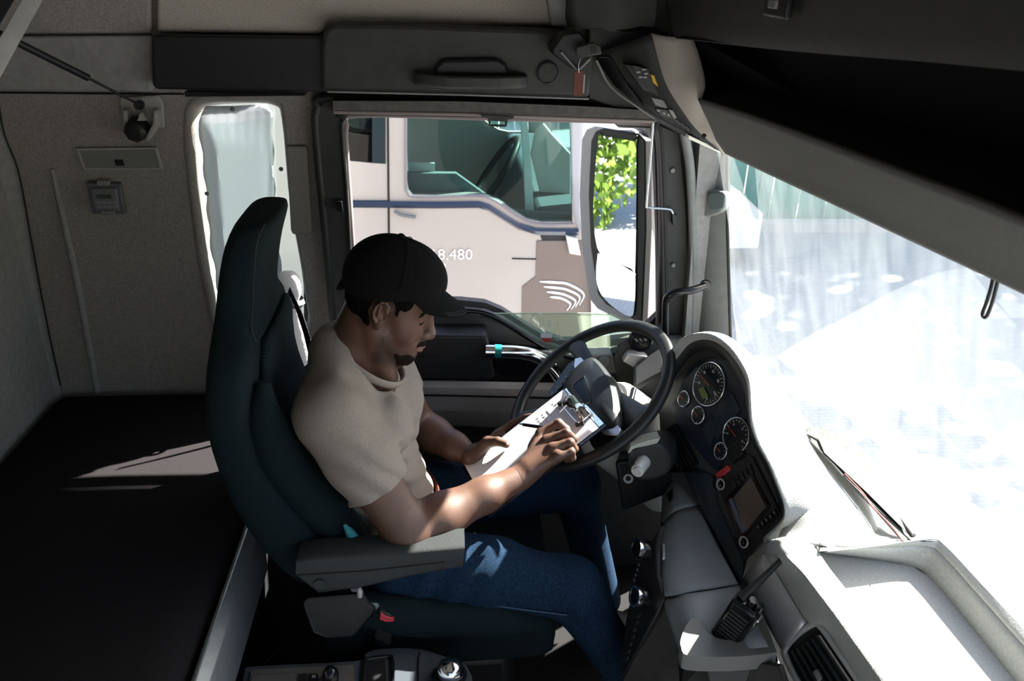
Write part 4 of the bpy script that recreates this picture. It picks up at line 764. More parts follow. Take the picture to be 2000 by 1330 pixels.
# lower trim line
put('gloss_trim', loft([[G(x0, y0, .012), G(x0+5, y0-3, .016), G(x1, y1, .002), G(x1, y1, -.02), G(x0, y0, -.02)] for x0, y0, x1, y1 in ((1303, 925, 1360, 915), (1337, 925, 1392, 930), (1362, 985, 1402, 985), (1390, 1040, 1428, 1045), (1443, 1140, 1452, 1098))]), mat('blue_gloss_trim', (.020, .028, .036), .2), da)
# louvred vent beside the wheel
vn = put('side_vent', prism([G(x, y, -.001) for x, y in ((1294, 842), (1322, 822), (1364, 905), (1335, 922))], -FN*.004), black, da)
for k in range(5):
    f_ = k/4; a0_ = G(1296+f_*24, 846-f_*16, .010); a1_ = G(1334+f_*26, 916-f_*9, .010)
    put('louvre', tube([a0_, (a0_+a1_)/2+FN*.004, a1_], .0035, 8, flat=2.0, flatdir=FN), gloss, vn)
# door side of the dashboard
Yv = 1.98
dl = put('side_pod', loft([[A(x, y, Y=Yv+dy)+np.array((dy*.6, 0, 0)) for x, y in ((1196, 700), (1206, 672), (1232, 656), (1276, 655), (1300, 664), (1330, 740), (1330, 900), (1262, 860), (1228, 830), (1206, 760))] for dy in (0, .03, .14)]), dgrey, da, bevel=.008, seg=3)
put('round_vent', lathe([(.0, -.004), (.030, -.004), (.034, .004), (.030, .008), (.026, .0)], A(1252, 664, Y=Yv-.01), (-.35, -.75, .6), 28), gloss, dl)
for k in (-1, 0, 1): put('louvre', box(A(1252+k*9, 665, Y=Yv-.02), (.006, .002, .04), frame((-.35, -.75, .6))), mgrey, dl)
put('silver_cap', prism([A(x, y, Y=Yv-.03) for x, y in ((1217, 707), (1228, 690), (1262, 696), (1270, 703), (1256, 726), (1244, 722))], (0, .03, 0)), silver, dl, bevel=.004)
put('sill_plate', prism([A(x, y, Y=2.06) for x, y in ((1140, 694), (1196, 692), (1206, 730), (1150, 728))], (0, .05, 0)), lgrey, dl, bevel=.004)
put('pod_knob', lathe([(0, 0), (.016, 0), (.018, .006), (.014, .012), (0, .013)], A(1180, 708, Y=2.05), (-.2, -1, .5), 24), mgrey, dl)
put('column_side', prism([A(x, y, Y=1.80) for x, y in ((1236, 760), (1300, 720), (1330, 760), (1330, 900), (1270, 870), (1240, 800))], (.03, .14, 0)), dgrey, da, bevel=.01)
# storage box with lid
gp_ = mat('lid_grey', (.20, .215, .225), .42, bump=.35, bscale=600)
R1 = [A(1363, 990, Z=.745), A(1388, 1040, Z=.745), A(1413, 1090, Z=.745), A(1441, 1141, Z=.745)]
R2 = [A(1342, 994, Z=.742), A(1358, 1044, Z=.742), A(1378, 1096, Z=.742), A(1396, 1149, Z=.742)]
R3 = [A(1322, 1002, Z=.735), A(1322, 1050, Z=.735), A(1330, 1105, Z=.735), A(1344, 1157, Z=.735)]
R4 = [A(1303, 1020, Z=.715), A(1296, 1060, Z=.715), A(1298, 1112, Z=.715), A(1308, 1163, Z=.715)]
R5 = [A(1296, 1030, Z=.69), A(1284, 1068, Z=.69), A(1284, 1118, Z=.69), A(1296, 1166, Z=.69)]
ld = put('storage_lid', rows([R1, R2, R3, R4, R5], 5, 5), gp_, da, solid=.006)
put('lid_latch', prism([A(x, y, Z=.722) for x, y in ((1293, 1065), (1298, 1065), (1299, 1094), (1293, 1096))], (0, 0, .006)), silver, ld, bevel=.002)
def shift(R, a, b): return [A(*p) for p in ()]
U1 = [A(1336, 930, Z=.748), A(1350, 960, Z=.748), A(1362, 986, Z=.748)]; U3 = [A(1318, 934, Z=.742), A(1318, 968, Z=.742), A(1322, 997, Z=.738)]; U5 = [A(1296, 945, Z=.69), A(1294, 985, Z=.69), A(1294, 1020, Z=.69)]
up_ = put('upper_cover', rows([U1, U3, U5], 4, 4), gp_, da, solid=.005)
put('usb_socket', prism([A(x, y, Z=.735) for x, y in ((1302, 968), (1316, 952), (1322, 962), (1308, 982))], (0, 0, .005)), gloss, up_, bevel=.001)
L1 = [A(1443, 1145, Z=.745), A(1452, 1165, Z=.745), A(1500, 1262, Z=.745)]; L2 = [A(1398, 1153, Z=.742), A(1400, 1180, Z=.735), A(1420, 1272, Z=.70)]; L3 = [A(1346, 1161, Z=.735), A(1346, 1190, Z=.73), A(1350, 1275, Z=.69)]; L5 = [A(1298, 1170, Z=.69), A(1304, 1200, Z=.69), A(1330, 1275, Z=.66)]
put('lower_cover', rows([L1, L2, L3, L5], 4, 4), gp_, da, solid=.005)
# dark body below
put('console_body', loft([[p+np.array((.012, 0, -.01)) for p in (R5[0]*1.0, R5[1], R5[2], R5[3], L5[2])]+[A(1520, 1290, Z=.66), A(1450, 1090, Z=.69), A(1345, 935, Z=.70), A(1300, 945, Z=.67)], [np.array((p[0]-.01, p[1], .02)) for p in (R5[0], R5[1], R5[2], R5[3], L5[2])]+[np.array((*A(1520, 1290, Z=.66)[:2], .02)), np.array((*A(1450, 1090, Z=.69)[:2], .02)), np.array((*A(1345, 935, Z=.70)[:2], .02)), np.array((*A(1300, 945, Z=.67)[:2], .02))]]), black, da)
HP, HN = np.array((.395, 1.33, .66)), unit((-1, -.15, .35))
def H(x, y, h=0): return PLN(x, y, HP+HN*h, HN)
hv = put('climate_panel', prism([H(x, y) for x, y in ((1290, 1026), (1282, 1066), (1282, 1120), (1296, 1168), (1282, 1200), (1216, 1322), (1212, 1300), (1222, 1210), (1240, 1130), (1262, 1070))], -HN*.012), mat('climate_black', (.016, .016, .017), .35), da, bevel=.003)
for x, y in ((1264, 1075), (1262, 1168)):
    k_ = put('rotary_knob', lathe([(0, -.004), (.0215, -.004), (.021, .024), (.019, .028), (0, .028)], H(x, y, .0), HN, 32), gloss, da)
    put('knob_ring', lathe([(.017, 0), (.0215, 0), (.0225, .006), (.0215, .012), (.017, .012)], H(x, y, .0)+HN*.017, HN, 32), chrome, k_)
for k in range(7):
    put('climate_key', prism([H(1252-k*4+a, 1196+k*14+b, .002) for a, b in ((-8, 3), (-2, 2), (-4, 10), (-10, 11))], -HN*.003), dgrey, hv)
for k in range(4): put('key_mark', prism([H(1246-k*3+a, 1100+k*10+b, .002) for a, b in ((0, 0), (1.5, 0), (1.5, 6), (0, 6))], -HN*.002), mgrey, hv)
LP_, LN_ = np.array((.46, 1.15, .62)), unit((-.75, -.5, .35))
put('knee_panel', prism([PLN(x, y, LP_, LN_) for x, y in ((1297, 1172), (1330, 1268), (1520, 1300), (1560, 1420), (1215, 1420), (1216, 1326), (1284, 1200))], -LN_*.02), mat('knee_brown', (.040, .037, .035), .5, var=.3, vscale=20), da, bevel=.003)
# silver strip and passenger vent
put('silver_trim', rows([[G(x, y, .010) for x, y in ((1452, 1128), (1478, 1180), (1502, 1225), (1530, 1275))], [G(x, y, .022) for x, y in ((1474, 1100), (1502, 1150), (1528, 1195), (1554, 1240))], [G(x, y, .018) for x, y in ((1491, 1082), (1520, 1128), (1546, 1172), (1573, 1217))], [G(x, y, .0) for x, y in ((1494, 1083), (1523, 1128), (1549, 1172), (1576, 1217))]], 4, 4), silver, da, solid=.003)
vp = put('passenger_vent', prism([G(x, y, -.01) for x, y in ((1537, 1270), (1560, 1235), (1590, 1222), (1612, 1240), (1680, 1345), (1640, 1420), (1580, 1380))], -FN*.02), black, da)
put('vent_frame', tube(cat([G(x, y, .010) for x, y in ((1600, 1400), (1560, 1335), (1534, 1282), (1536, 1262), (1560, 1236), (1586, 1219), (1602, 1222), (1640, 1275), (1690, 1350), (1720, 1400))], 5), .0065, 12), silver, vp)
for k in range(6):
    put('louvre', tube([G(1548+k*10, 1272-k*6, .004), G(1620+k*14, 1400-k*4, .004)], .0025, 8, flat=2.5, flatdir=FN), dgrey, vp)
put('vent_tab', prism([G(x, y, .012) for x, y in ((1586, 1312), (1594, 1306), (1604, 1326), (1596, 1332))], -FN*.008), mgrey, vp, bevel=.002)
# padded top on the passenger side with the tray
E0 = [G(x, y, .012) for x, y in ((1500, 1058), (1494, 1080), (1525, 1126), (1551, 1170), (1580, 1214), (1610, 1222), (1650, 1280), (1700, 1358), (1800, 1500), (1980, 1800))]
E1 = [A(x, y, Z=.905) for x, y in ((1522, 1052), (1524, 1082), (1560, 1120), (1590, 1160), (1620, 1200), (1650, 1240), (1700, 1310), (1760, 1400), (1850, 1540), (2020, 1800))]
E2 = [A(x, y, Z=.915) for x, y in ((1560, 1046), (1590, 1070), (1620, 1112), (1650, 1150), (1690, 1200), (1720, 1240), (1780, 1330), (1840, 1410), (1920, 1540), (2100, 1800))]
put('dash_pad', rows([[p-FN*.02 for p in E0], E0, E1, E2], 4, 6), pad, da, solid=.004)
T0 = [A(x, y, Z=.865) for x, y in ((1596, 1078), (1700, 1092), (1782, 1106), (1820, 1130), (1900, 1225), (1985, 1330), (2150, 1530))]
T1 = [A(x, y, Z=.912) for x, y in ((1594, 1068), (1700, 1068), (1808, 1067), (1845, 1089), (1920, 1172), (2002, 1264), (2180, 1460))]
put('tray_wall', rows([T0, T1], 4, 3), pad, da, solid=.003)
put('tray_rim', rows([T1, [p+np.array((.012, .012, .003)) for p in T1], [np.array((WX(y, .8)-.07, y, .80)) for y in np.linspace(1.62, .30, len(T1))]], 4, 3), pad, da, solid=.003)
put('tray_floor', prism([p for p in T0]+[p for p in [A(2100, 1800, Z=.865), A(1840, 1410, Z=.865), A(1720, 1240, Z=.865), A(1600, 1082, Z=.865)]], (0, 0, -.01)), pad, da)
put('top_fill', rows([[rim[-5], rim[-3], rim[-2], rim[-1]*.6+E2[0]*.4, E2[0]], [A(1560, 860, Z=.915), A(1590, 930, Z=.915), A(1600, 990, Z=.915), A(1605, 1030, Z=.915), T1[0]+np.array((0, 0, .002))],
    [A(1640, 850, Z=.87), A(1670, 920, Z=.88), A(1690, 980, Z=.89), A(1700, 1030, Z=.90), T1[1]+np.array((0, 0, .002))], [np.array((WX(y, .8)-.07, y, .80)) for y in (1.62, 1.5, 1.4, 1.33, 1.28)]], 4, 4), pad, da, solid=.004)
# cup holder
ch = thing('cup_holder', 'grey fold-out cup holder on the dashboard front', 'cup holder', A(1420, 1300, Z=.62))
co = cat([A(x, y, Z=.725) for x, y in ((1330, 1245), (1346, 1212), (1384, 1182), (1436, 1163), (1458, 1165), (1482, 1182), (1513, 1262), (1510, 1275), (1430, 1283), (1345, 1281), (1330, 1264))], 3, True)
hcn = A(1411, 1216, Z=.725); hr = .041
hole = [hcn+hr*np.array((math.cos(a), math.sin(a)*1.05, 0)) for a in np.linspace(0, 2*math.pi, 36, endpoint=False)]
put('rim', plate(list(co), [hole], (0, 0, -.035)), mat('holder_grey', (.19, .19, .18), .4, bump=.2, bscale=500), ch, bevel=.004, seg=3)
put('cup', loft([[hcn+k*np.array((math.cos(a), math.sin(a)*1.05, 0))+np.array((0, 0, z)) for a in np.linspace(0, 2*math.pi, 36, endpoint=False)] for k, z in ((hr, -.002), (hr*.95, -.05), (hr*.9, -.085), (hr*.5, -.085), (.001, -.085))], False), dgrey, ch, solid=.002)
put('grip_arm', prism([A(x, y, Z=.70) for x, y in ((1376, 1205), (1382, 1202), (1390, 1214), (1386, 1220))], (0, 0, .012)), lgrey, ch, bevel=.002)
put('front_skirt', prism([PLN(x, y, A(1430, 1284, Z=.70), (-.2, -.9, .3)) for x, y in ((1340, 1284), (1512, 1282), (1512, 1330), (1470, 1400), (1400, 1400), (1380, 1310), (1345, 1296))], (.0, .03, 0)), MATS['fascia_grey'], ch, bevel=.004)
put('socket_ring', lathe([(.005, -.004), (.0085, -.004), (.0095, .003), (.006, .004), (.005, 0)], A(1445, 1318, Z=.665), (-.2, -.9, .3), 24), chrome, ch)
# two-way radio in the cup holder
wt = thing('walkie_talkie', 'black handheld two-way radio with a thick antenna standing in the cup holder', 'walkie-talkie', hcn+np.array((.0, 0, -.08)))
tp = A(1462, 1178, Y=1.085); bt = hcn+np.array((-.004, .0, -.070)); axw = unit(tp-bt); Lw = np.linalg.norm(tp-bt)
sdw = unit(np.cross(axw, (-.6, -.75, .2))); nw = np.cross(sdw, axw); Rw = np.array([sdw, nw, axw]).T
put('body', box((tp+bt)/2, (.052, .032, Lw), Rw), gloss, wt, bevel=.008, seg=3)
put('grille', join(*[box((tp+bt)/2+nw*.0165*s_+axw*(Lw*.06*k), (.036, .003, .0035), Rw) for k in range(-2, 7) for s_ in (-1, 1)]), dgrey, wt, bevel=.0008)
at = A(1543, 1077, Y=1.12)
put('antenna', tube([tp-sdw*.014+axw*-.002, tp*.6+at*.4-sdw*.008, at], [.0095, .0075, .005, .0045], 12), rubber, wt)
for o_, r_ in ((.004, .0075), (.018, .007)): put('knob', tube([tp+sdw*o_, tp+sdw*o_+axw*.016], r_, 14), gloss, wt)
put('belt_clip', box((tp+bt)/2+sdw*.029+axw*Lw*.12, (.006, .018, Lw*.6), Rw), chrome, wt, bevel=.002)
# papers on the dashboard
ds = thing('document_sleeve', 'clear plastic sleeve with papers lying against the windscreen', 'document sleeve', A(1700, 960, Z=.916))
so_ = [(1574, 838), (1600, 836), (1660, 862), (1720, 912), (1790, 980), (1826, 1060), (1780, 1060), (1700, 985), (1630, 915), (1586, 868)]
sleeve = cloth_translucent('clear_sleeve', (.050, .056, .048), .3)
put('sleeve', prism([A(x, y, Z=.918) for x, y in so_], (0, 0, .004)), sleeve, ds)
put('folded_edge', tube(cat([A(x, y, Z=.924) for x, y in ((1578, 845), (1620, 870), (1670, 912), (1730, 975), (1785, 1045))], 4), .004, 8), mat('sleeve_edge', (.35, .36, .33), .3), ds)
put('sheet', prism([A(x, y, Z=.925) for x, y in ((1596, 852), (1640, 872), (1745, 985), (1770, 1040), (1690, 960), (1610, 885))], (0, 0, .0015)), mat('sleeve_sheet', (.075, .08, .073), .5), ds)
put('shadow_gap_strip', tube(cat([A(x, y, Z=.922) for x, y in ((1576, 856), (1620, 900), (1660, 945), (1700, 985), (1740, 1030), (1765, 1058))], 4), .0022, 8), dgrey, ds)
cd_ = thing('red_cord', 'thin red cord trailing along the edge of the clear sleeve', 'cord', A(1720, 1010, Z=.925))
put('cord', tube(cat([A(x, y, Z=.927) for x, y in ((1650, 925), (1685, 962), (1700, 985), (1722, 1008), (1745, 1032), (1764, 1058))], 5), .0012, 8), mat('red_cord_m', (.35, .08, .08), .7), cd_)
# ------------------------------------------------------------------ floor console with gear selector
cs = thing('centre_console', 'dark floor console with switches and cup recess at the bottom edge', 'console', (-.1, 1.0, .0))
Zc = .50
base = [A(x, y, Z=Zc) for x, y in ((478, 1306), (500, 1300), (695, 1290), (712, 1276), (745, 1266), (815, 1266), (865, 1280), (905, 1294), (922, 1320))]
base = list(cat(base, 3))+[np.array((.06, .75, Zc)), np.array((-.40, .75, Zc))]
cm = mat('console_blue_grey', (.045, .052, .062), .45, bump=.2, bscale=500)
put('top', loft([[p*np.array((1, 1, 0))+np.array((0, 0, .03)) for p in base], base]), cm, cs, bevel=.008, seg=3)
put('switch_plate', prism([A(x, y, Z=Zc+.006) for x, y in ((490, 1312), (500, 1306), (690, 1298), (700, 1420), (470, 1420))], (0, 0, -.004)), mat('switch_plate_grey', (.09, .085, .075), .5, bump=.3, bscale=500), cs, bevel=.001)
put('storage_flap', prism([A(x, y, Z=Zc+.009) for x, y in ((492, 1318), (578, 1314), (578, 1400), (470, 1400))], (0, 0, -.004)), MATS['switch_plate_grey'], cs, bevel=.002)
for x in (584, 604): put('switch', prism([A(x+a, b, Z=Zc+.012) for a, b in ((0, 1315), (17, 1314), (17, 1345), (0, 1346))], (0, 0, -.008)), black, cs, bevel=.002)
put('switch_symbol', prism([A(x, y, Z=Zc+.013) for x, y in ((610, 1318), (617, 1318), (616, 1323), (609, 1323))], (0, 0, -.001)), lgrey, cs)
put('joystick', lathe([(0, -.01), (.016, -.01), (.017, .0), (.016, .012), (.010, .022), (0, .026)], A(646, 1322, Z=Zc+.02), (0, 0, 1), 24), gloss, cs)
put('recess_frame', tube(cat([A(x, y, Z=Zc+.004) for x, y in ((708, 1345), (712, 1292), (722, 1286), (756, 1282), (766, 1288), (768, 1345))], 4), .004, 8), gloss, cs)
put('recess', prism([A(x, y, Z=Zc+.002) for x, y in ((714, 1345), (718, 1292), (752, 1288), (756, 1345))], (0, 0, -.001)), black, cs)
put('console_seam', tube(cat([A(x, y, Z=Zc+.002) for x, y in ((818, 1345), (818, 1290), (822, 1274))], 4), .002, 6), black, cs)
gk = thing('gear_selector', 'round chrome gear selector knob on the floor console', 'gear selector', A(880, 1318, Z=Zc))
put('collar', lathe([(.030, -.002), (.034, -.002), (.036, .006), (.030, .012), (0, .012)], A(878, 1322, Z=Zc+.002), (0, 0, 1), 32), gloss, gk)
put('knob', lathe([(0, 0), (.025, 0), (.028, .008), (.026, .022), (.018, .032), (0, .036)], A(880, 1318, Z=Zc+.012), (0, 0, 1), 36), chrome, gk)
put('cable', tube(cat([A(515+k*3+(2 if k % 2 else -2), 1296-k*2.6, Z=.36) for k in range(14)], 3), .003, 6), rubber, tag(thing('coiled_cable', 'black coiled cable on the floor beside the seat base', 'cable', A(530, 1290, Z=.36))))

# ================================================================== THE DRIVER
skin = mat('skin', (.102, .050, .033), .46, bump=.25, bscale=700, var=.14, vscale=26, sss=.08, spec=.45)
hairm = mat('hair', (.006, .0045, .004), .95, spec=.06, bump=1.0, bscale=500)
shirtm = mat('taupe_shirt', (.275, .23, .20), .92, spec=.1, bump=.55, bscale=900, var=.14, vscale=500, stretch=(1, 1, .35))
jeanm = mat('jeans_denim', (.012, .028, .055), .9, spec=.06, bump=.6, bscale=900, var=.35, vscale=240, stretch=(1, 1, .5))
capm = mat('black_cap_cotton', (.0035, .0035, .004), .95, spec=.15, bump=.4, bscale=1200)
pr = thing('person', 'man in a taupe t-shirt, jeans and black cap writing on a clipboard at the wheel', 'person', (-.15, 1.6, .5))
HC = np.array((-.121, 1.598, 1.197)); HYAW, HP_, HR_ = -4, 21, 0
HM = rot('Z', HYAW) @ rot('Y', HP_) @ rot('X', HR_); HS = np.array((.94, .97, 1.09))
def hc_(v): return HC + (np.array(v)*HS) @ HM.T
def hw_(v):      # the face sits a little lower than the skull it was modelled on
    v = np.array(v, float); t_ = np.clip((v[0]-.015)/.05, 0, 1); b_ = np.clip(1-abs(v[2]+.022)/.085, 0, 1)
    v[2] -= .017*t_*t_*(3-2*t_)*b_*b_*(3-2*b_); return HC + (v*HS) @ HM.T
def hl(v): return ((np.array(v, float)-HC) @ HM)/HS           # world -> head
# ---- head and neck, sculpted in the head's own axes (x forward, y to his left, z up)
hd = Field((-.17, -.12, -.26), (.15, .12, .15), .0018)
hd.add(ell((-.012, 0, .045), (.098, .076, .073)), .01).add(ell((.040, 0, .035), (.054, .060, .060)), .03)
hd.add(ell((.043, 0, -.020), (.048, .056, .062)), .03)
for s in (-1, 1):
    hd.add(cone((.010, s*.050, -.050), (.070, s*.016, -.094), .020, .019), .03)
    hd.add(ell((.052, s*.042, -.014), (.026, .022, .020)), .03)
    hd.add(cone((.088, s*.010, .032), (.068, s*.044, .036), .010, .011), .016)
hd.add(ell((.074, 0, -.054), (.030, .032, .030)), .022).add(ell((.080, 0, -.092), (.019, .022, .018)), .02)
hd.add(ell((.0, 0, -.065), (.06, .045, .035)), .03)
for s in (-1, 1): hd.cut(ell((.098, s*.031, .014), (.018, .018, .012)), .016)
for s in (-1, 1): hd.add(ell((.0735, s*.031, .012), (.0140, .0155, .0130)), .004)
hd.add(cone((.090, 0, .022), (.112, 0, -.016), .0075, .0105), .012).add(ell((.1125, 0, -.0195), (.0125, .0135, .0105)), .008)
for s in (-1, 1): hd.add(ell((.1015, s*.0135, -.0225), (.0110, .0085, .0085)), .007)
for s in (-1, 1): hd.cut(ell((.106, s*.0085, -.031), (.005, .0035, .004)), .003)
hd.add(cone((.1005, -.004, -.0455), (.0990, .004, -.0455), .0095, .0095), .010)
hd.add(cone((.1055, -.006, -.0505), (.1055, .006, -.0505), .0062, .0062), .006)
for s in (-1, 1): hd.add(cone((.1050, s*.005, -.0510), (.0900, s*.024, -.0555), .0062, .0030), .005)
hd.add(cone((.1025, -.006, -.0640), (.1025, .006, -.0640), .0072, .0072), .005)
for s in (-1, 1): hd.add(cone((.1020, s*.005, -.0635), (.0890, s*.022, -.0580), .0068, .0030), .005)
for s in (-1, 1):      # ears
    Re = rot('Z', s*18) @ rot('Y', -10)
    hd.add(ell((-.008, s*.077, .003), (.0165, .0062, .0245), Re), .006)
    hd.add(ell((-.003, s*.077, -.022), (.009, .006, .012), Re), .006)
    hd.cut(ell((-.006, s*.0850, .005), (.0130, .0060, .0190), Re), .003)
    hx_ = [(.007, .006), (.006, .018), (-.003, .0255), (-.013, .0235), (-.0205, .013), (-.0215, .001), (-.0175, -.009), (-.011, -.017)]
    for (xa, za), (xb, zb) in zip(hx_, hx_[1:]): hd.add(cone((xa, s*(.0800-.22*xa), za), (xb, s*(.0800-.22*xb), zb), .0029, .0029), .003)
    hd.add(cone((-.0125, s*.0815, .012), (-.010, s*.0815, -.006), .0022, .0026), .003).add(cone((.0055, s*.0785, -.002), (.004, s*.0785, -.009), .0036, .003), .003)
    hd.cut(ell((.003, s*.083, -.002), (.005, .008, .008)), .003)
nk0 = hl((-.215, 1.605, 1.06)); nk1 = hl((-.195, 1.61, .93))
hd.add(cone((-.030, 0, -.035), nk0, .058, .060), .03).add(cone(nk0, nk1, .060, .080), .03)
hd.add(cone((-.005, 0, -.055), hl((-.155, 1.60, 1.02)), .045, .045), .03)
for s in (-1, 1): hd.add(cone((-.020, s*.058, -.030), hl((-.125, 1.595+s*.02, 1.0)), .010, .012), .02)
F0 = hd.F.copy()
Vh, Qh = hd.mesh()
parts = [(np.array([hw_(v) for v in Vh]), Qh)]
def shellpart(name, off, region, m, noise=0, seed=0, par=pr, h=None, **k):
    f = Field(hd.lo, hd.lo+hd.h*(hd.n-1.5), hd.h); x, y, z = f.grid()
    g_ = F0-off
    if noise:
        rg = np.random.default_rng(seed); nz = rg.random(f.n).astype(np.float32); nz = (nz+np.roll(nz, 1, 0)+np.roll(nz, 1, 1)+np.roll(nz, 1, 2))/4-.5; g_ = g_+nz*noise
    f.F = np.maximum(np.maximum(g_, -(F0+.003)), region(x, y, z)).astype(np.float32)
    v, q = f.mesh(); return put(name, (np.array([hw_(p) for p in v]), q), m, par, autos=False, **k)
NZ = np.random.default_rng(9)
NQ = [(NZ.normal(size=3)*90, NZ.random()*6) for _ in range(9)]
def wob(x, y, z): return sum(np.sin(x*a[0]+y*a[1]+z*a[2]+p_) for a, p_ in NQ)*.0014
def hair_reg(x, y, z):
    # everything behind a hairline: temple edge, round the ear, nape
    r = np.maximum(x-(.048+.35*(z-.03)), .016-z)                      # upper side
    nape = np.maximum(np.maximum(x+.026, -(z+.030+.20*(x+.028))), z-.03)
    ear = .034-np.sqrt((x+.006)**2*1.4+(z-.000)**2)+0*y
    ear = np.where(np.abs(y) > .055, ear, -1)
    side = np.maximum(np.maximum(x-.026-.35*z, -(z-.006)), z-.04)
    return np.maximum(np.maximum(np.minimum(np.minimum(r, nape), side), ear)+wob(x, y, z), z-.046-.30*x)
shellpart('hair', .0046, hair_reg, hairm, .0075, 2)
def beard_reg(x, y, z):
    jaw = np.maximum(np.maximum(z+.068+.35*(x-.03), -(x-.028)), -(z+.118))
    line = np.maximum(np.abs(x-.022)-.009+.0*y, np.maximum(z-.0, -(z+.09)))
    chin = np.maximum(-(x-.055), z+.078)
    mous = np.maximum(np.maximum(np.abs(z+.0415+.25*(.108-x))-.0045, -(x-.088)), np.abs(y)-.024)
    return np.minimum(np.minimum(np.minimum(jaw, chin), mous), np.maximum(line, .052-np.abs(y)))
shellpart('beard', .0011, lambda x, y, z: np.minimum(np.maximum(np.maximum(-(x-.060), z+.079), -(z+.112)), np.maximum(np.maximum(np.abs(z+.0405+.30*(.108-x))-.0050, -(x-.084)), np.abs(y)-.026))+1.3*wob(x, y, z), mat('beard_hair', (.012, .008, .006), .95, spec=.06, bump=.8, bscale=900), .0024, 4)
shellpart('lips', .0006, lambda x, y, z: np.maximum(np.maximum(np.abs(z+.0575)-.0120+.25*np.abs(y), np.abs(y)-.0225), -(x-.0955+.28*np.abs(y)))+0*z, mat('lip_skin', (.19, .085, .078), .42, bump=.2, bscale=500))
shellpart('eyebrow', .0010, lambda x, y, z: np.maximum(np.maximum(np.abs(z-.0275-.05*np.abs(y)+.5*(np.maximum(np.abs(y)-.040, 0)))-.0040, np.abs(np.abs(y)-.034)-.021), -(x-.035))+.4*wob(x, y, z), MATS['beard_hair'], .0020, 5)
shellpart('eyelash', .0014, lambda x, y, z: np.maximum(np.maximum(np.abs(z-.0050-.10*(np.abs(y)-.03))-.0016, np.abs(np.abs(y)-.033)-.015), -(x-.058)), hairm, .0004, 5)
shellpart('eyelid_crease', .0008, lambda x, y, z: np.maximum(np.maximum(np.abs(z-.0215+.2*np.maximum(np.abs(y)-.034, 0))-.0014, np.abs(np.abs(y)-.032)-.012), -(x-.066)), mat('crease_skin', (.07, .032, .02), .6))

# ---- arms and hands
def arm(S, E_, Wr, r):
    f = []
    mid = np.array(E_)*.45+np.array(S)*.55; fm = np.array(E_)*.72+np.array(Wr)*.28; fw = np.array(E_)*.35+np.array(Wr)*.65
    return [(cone(S, mid, r[0], r[1]), .02), (cone(mid, E_, r[1], r[2]), .02), (cone(E_, fm, r[2], r[3]), .03), (cone(fm, fw, r[3], r[4]), .02), (cone(fw, Wr, r[4], r[5]), .02)]
CB0, CB1, CB2 = [CAM+(np.array(p)-CAM)*.988 for p in ((.288, 1.788, .876), (.045, 1.717, .707), (.341, 1.580, .889))]     # clipboard: top left, bottom left, top right
CX = unit(CB0-CB1); CY = unit(CB2-CB0); CY = unit(CY-CX*(CY @ CX)); CN = unit(np.cross(CX, -CY)); CN = CN if CN[2] > 0 else -CN
def C_(x, y, h=0): return PLN(x, y, CB0+CN*h, CN)
def fingers(field, palm, chains, k=.010):
    base = field.F.copy()
    out = base.copy()
    for ch_, rr in chains:
        field.F = base.copy()
        for i in range(len(ch_)-1): field.add(cone(ch_[i], ch_[i+1], rr[i], rr[i+1]), k if i == 0 else .004)
        out = np.minimum(out, field.F)
    field.F = out
Wr_R = C_(1024, 928, .045)
S_R, E_R = A(650, 815, Y=1.43), A(797, 1040, Y=1.375)
fr_ = Field((-.36, 1.26, .62), (.36, 1.68, 1.13), .0027)
for p_, k_ in arm(S_R, E_R, Wr_R, (.062, .054, .046, .047, .036, .026)): fr_.add(p_, k_)
fr_.add(ell(E_R+np.array((-.004, 0, -.012)), (.036, .034, .034)), .02)
ra_, rq_ = None, None
hf = Field(Wr_R-np.array((.07, .09, .09)), Wr_R+np.array((.17, .13, .12)), .0019)
K = {n: C_(x, y, h) for n, (x, y, h) in dict(i=(1056, 846, .050), m=(1068, 860, .056), r=(1079, 875, .054), p=(1090, 889, .046)).items()}
hf.add(cone(Wr_R+unit(E_R-Wr_R)*.05, Wr_R, .0275, .0255), .01)
for n, r0, r1 in (('i', .018, .0115), ('m', .018, .012), ('r', .017, .0115), ('p', .016, .0105)): hf.add(cone(Wr_R*.75+K[n]*.25, K[n]-CN*.004, r0, r1), .018)
hf.add(cone(Wr_R+unit(E_R-Wr_R)*.01, (K['i']+K['m']+K['r'])/3-CN*.012, .022, .014), .015)
hf.add(cone(C_(1034, 905, .028), C_(1047, 868, .026), .017, .014), .016)
def FR(*p): return [C_(x, y, h) for x, y, h in p]
fingers(hf, None, [
    ([K['i']]+FR((1091, 826, .047), (1106, 838, .026), (1101, 851, .010)), (.0108, .0098, .0086, .0072)),
    ([K['m']]+FR((1107, 845, .052), (1120, 857, .028), (1111, 866, .011)), (.0112, .0100, .0088, .0074)),
    ([K['r']]+FR((1114, 864, .047), (1122, 877, .026), (1110, 884, .011)), (.0108, .0096, .0084, .0070)),
    ([K['p']]+FR((1116, 882, .036), (1118, 894, .020), (1107, 899, .010)), (.0098, .0086, .0076, .0064)),
    (FR((1045, 872, .028), (1058, 842, .033), (1080, 829, .020)), (.0135, .0105, .0085)),
], .012)
Vr, Qr = fr_.mesh(); parts.append((Vr, Qr)); vhh, qhh = hf.mesh(); parts.append((vhh, qhh))
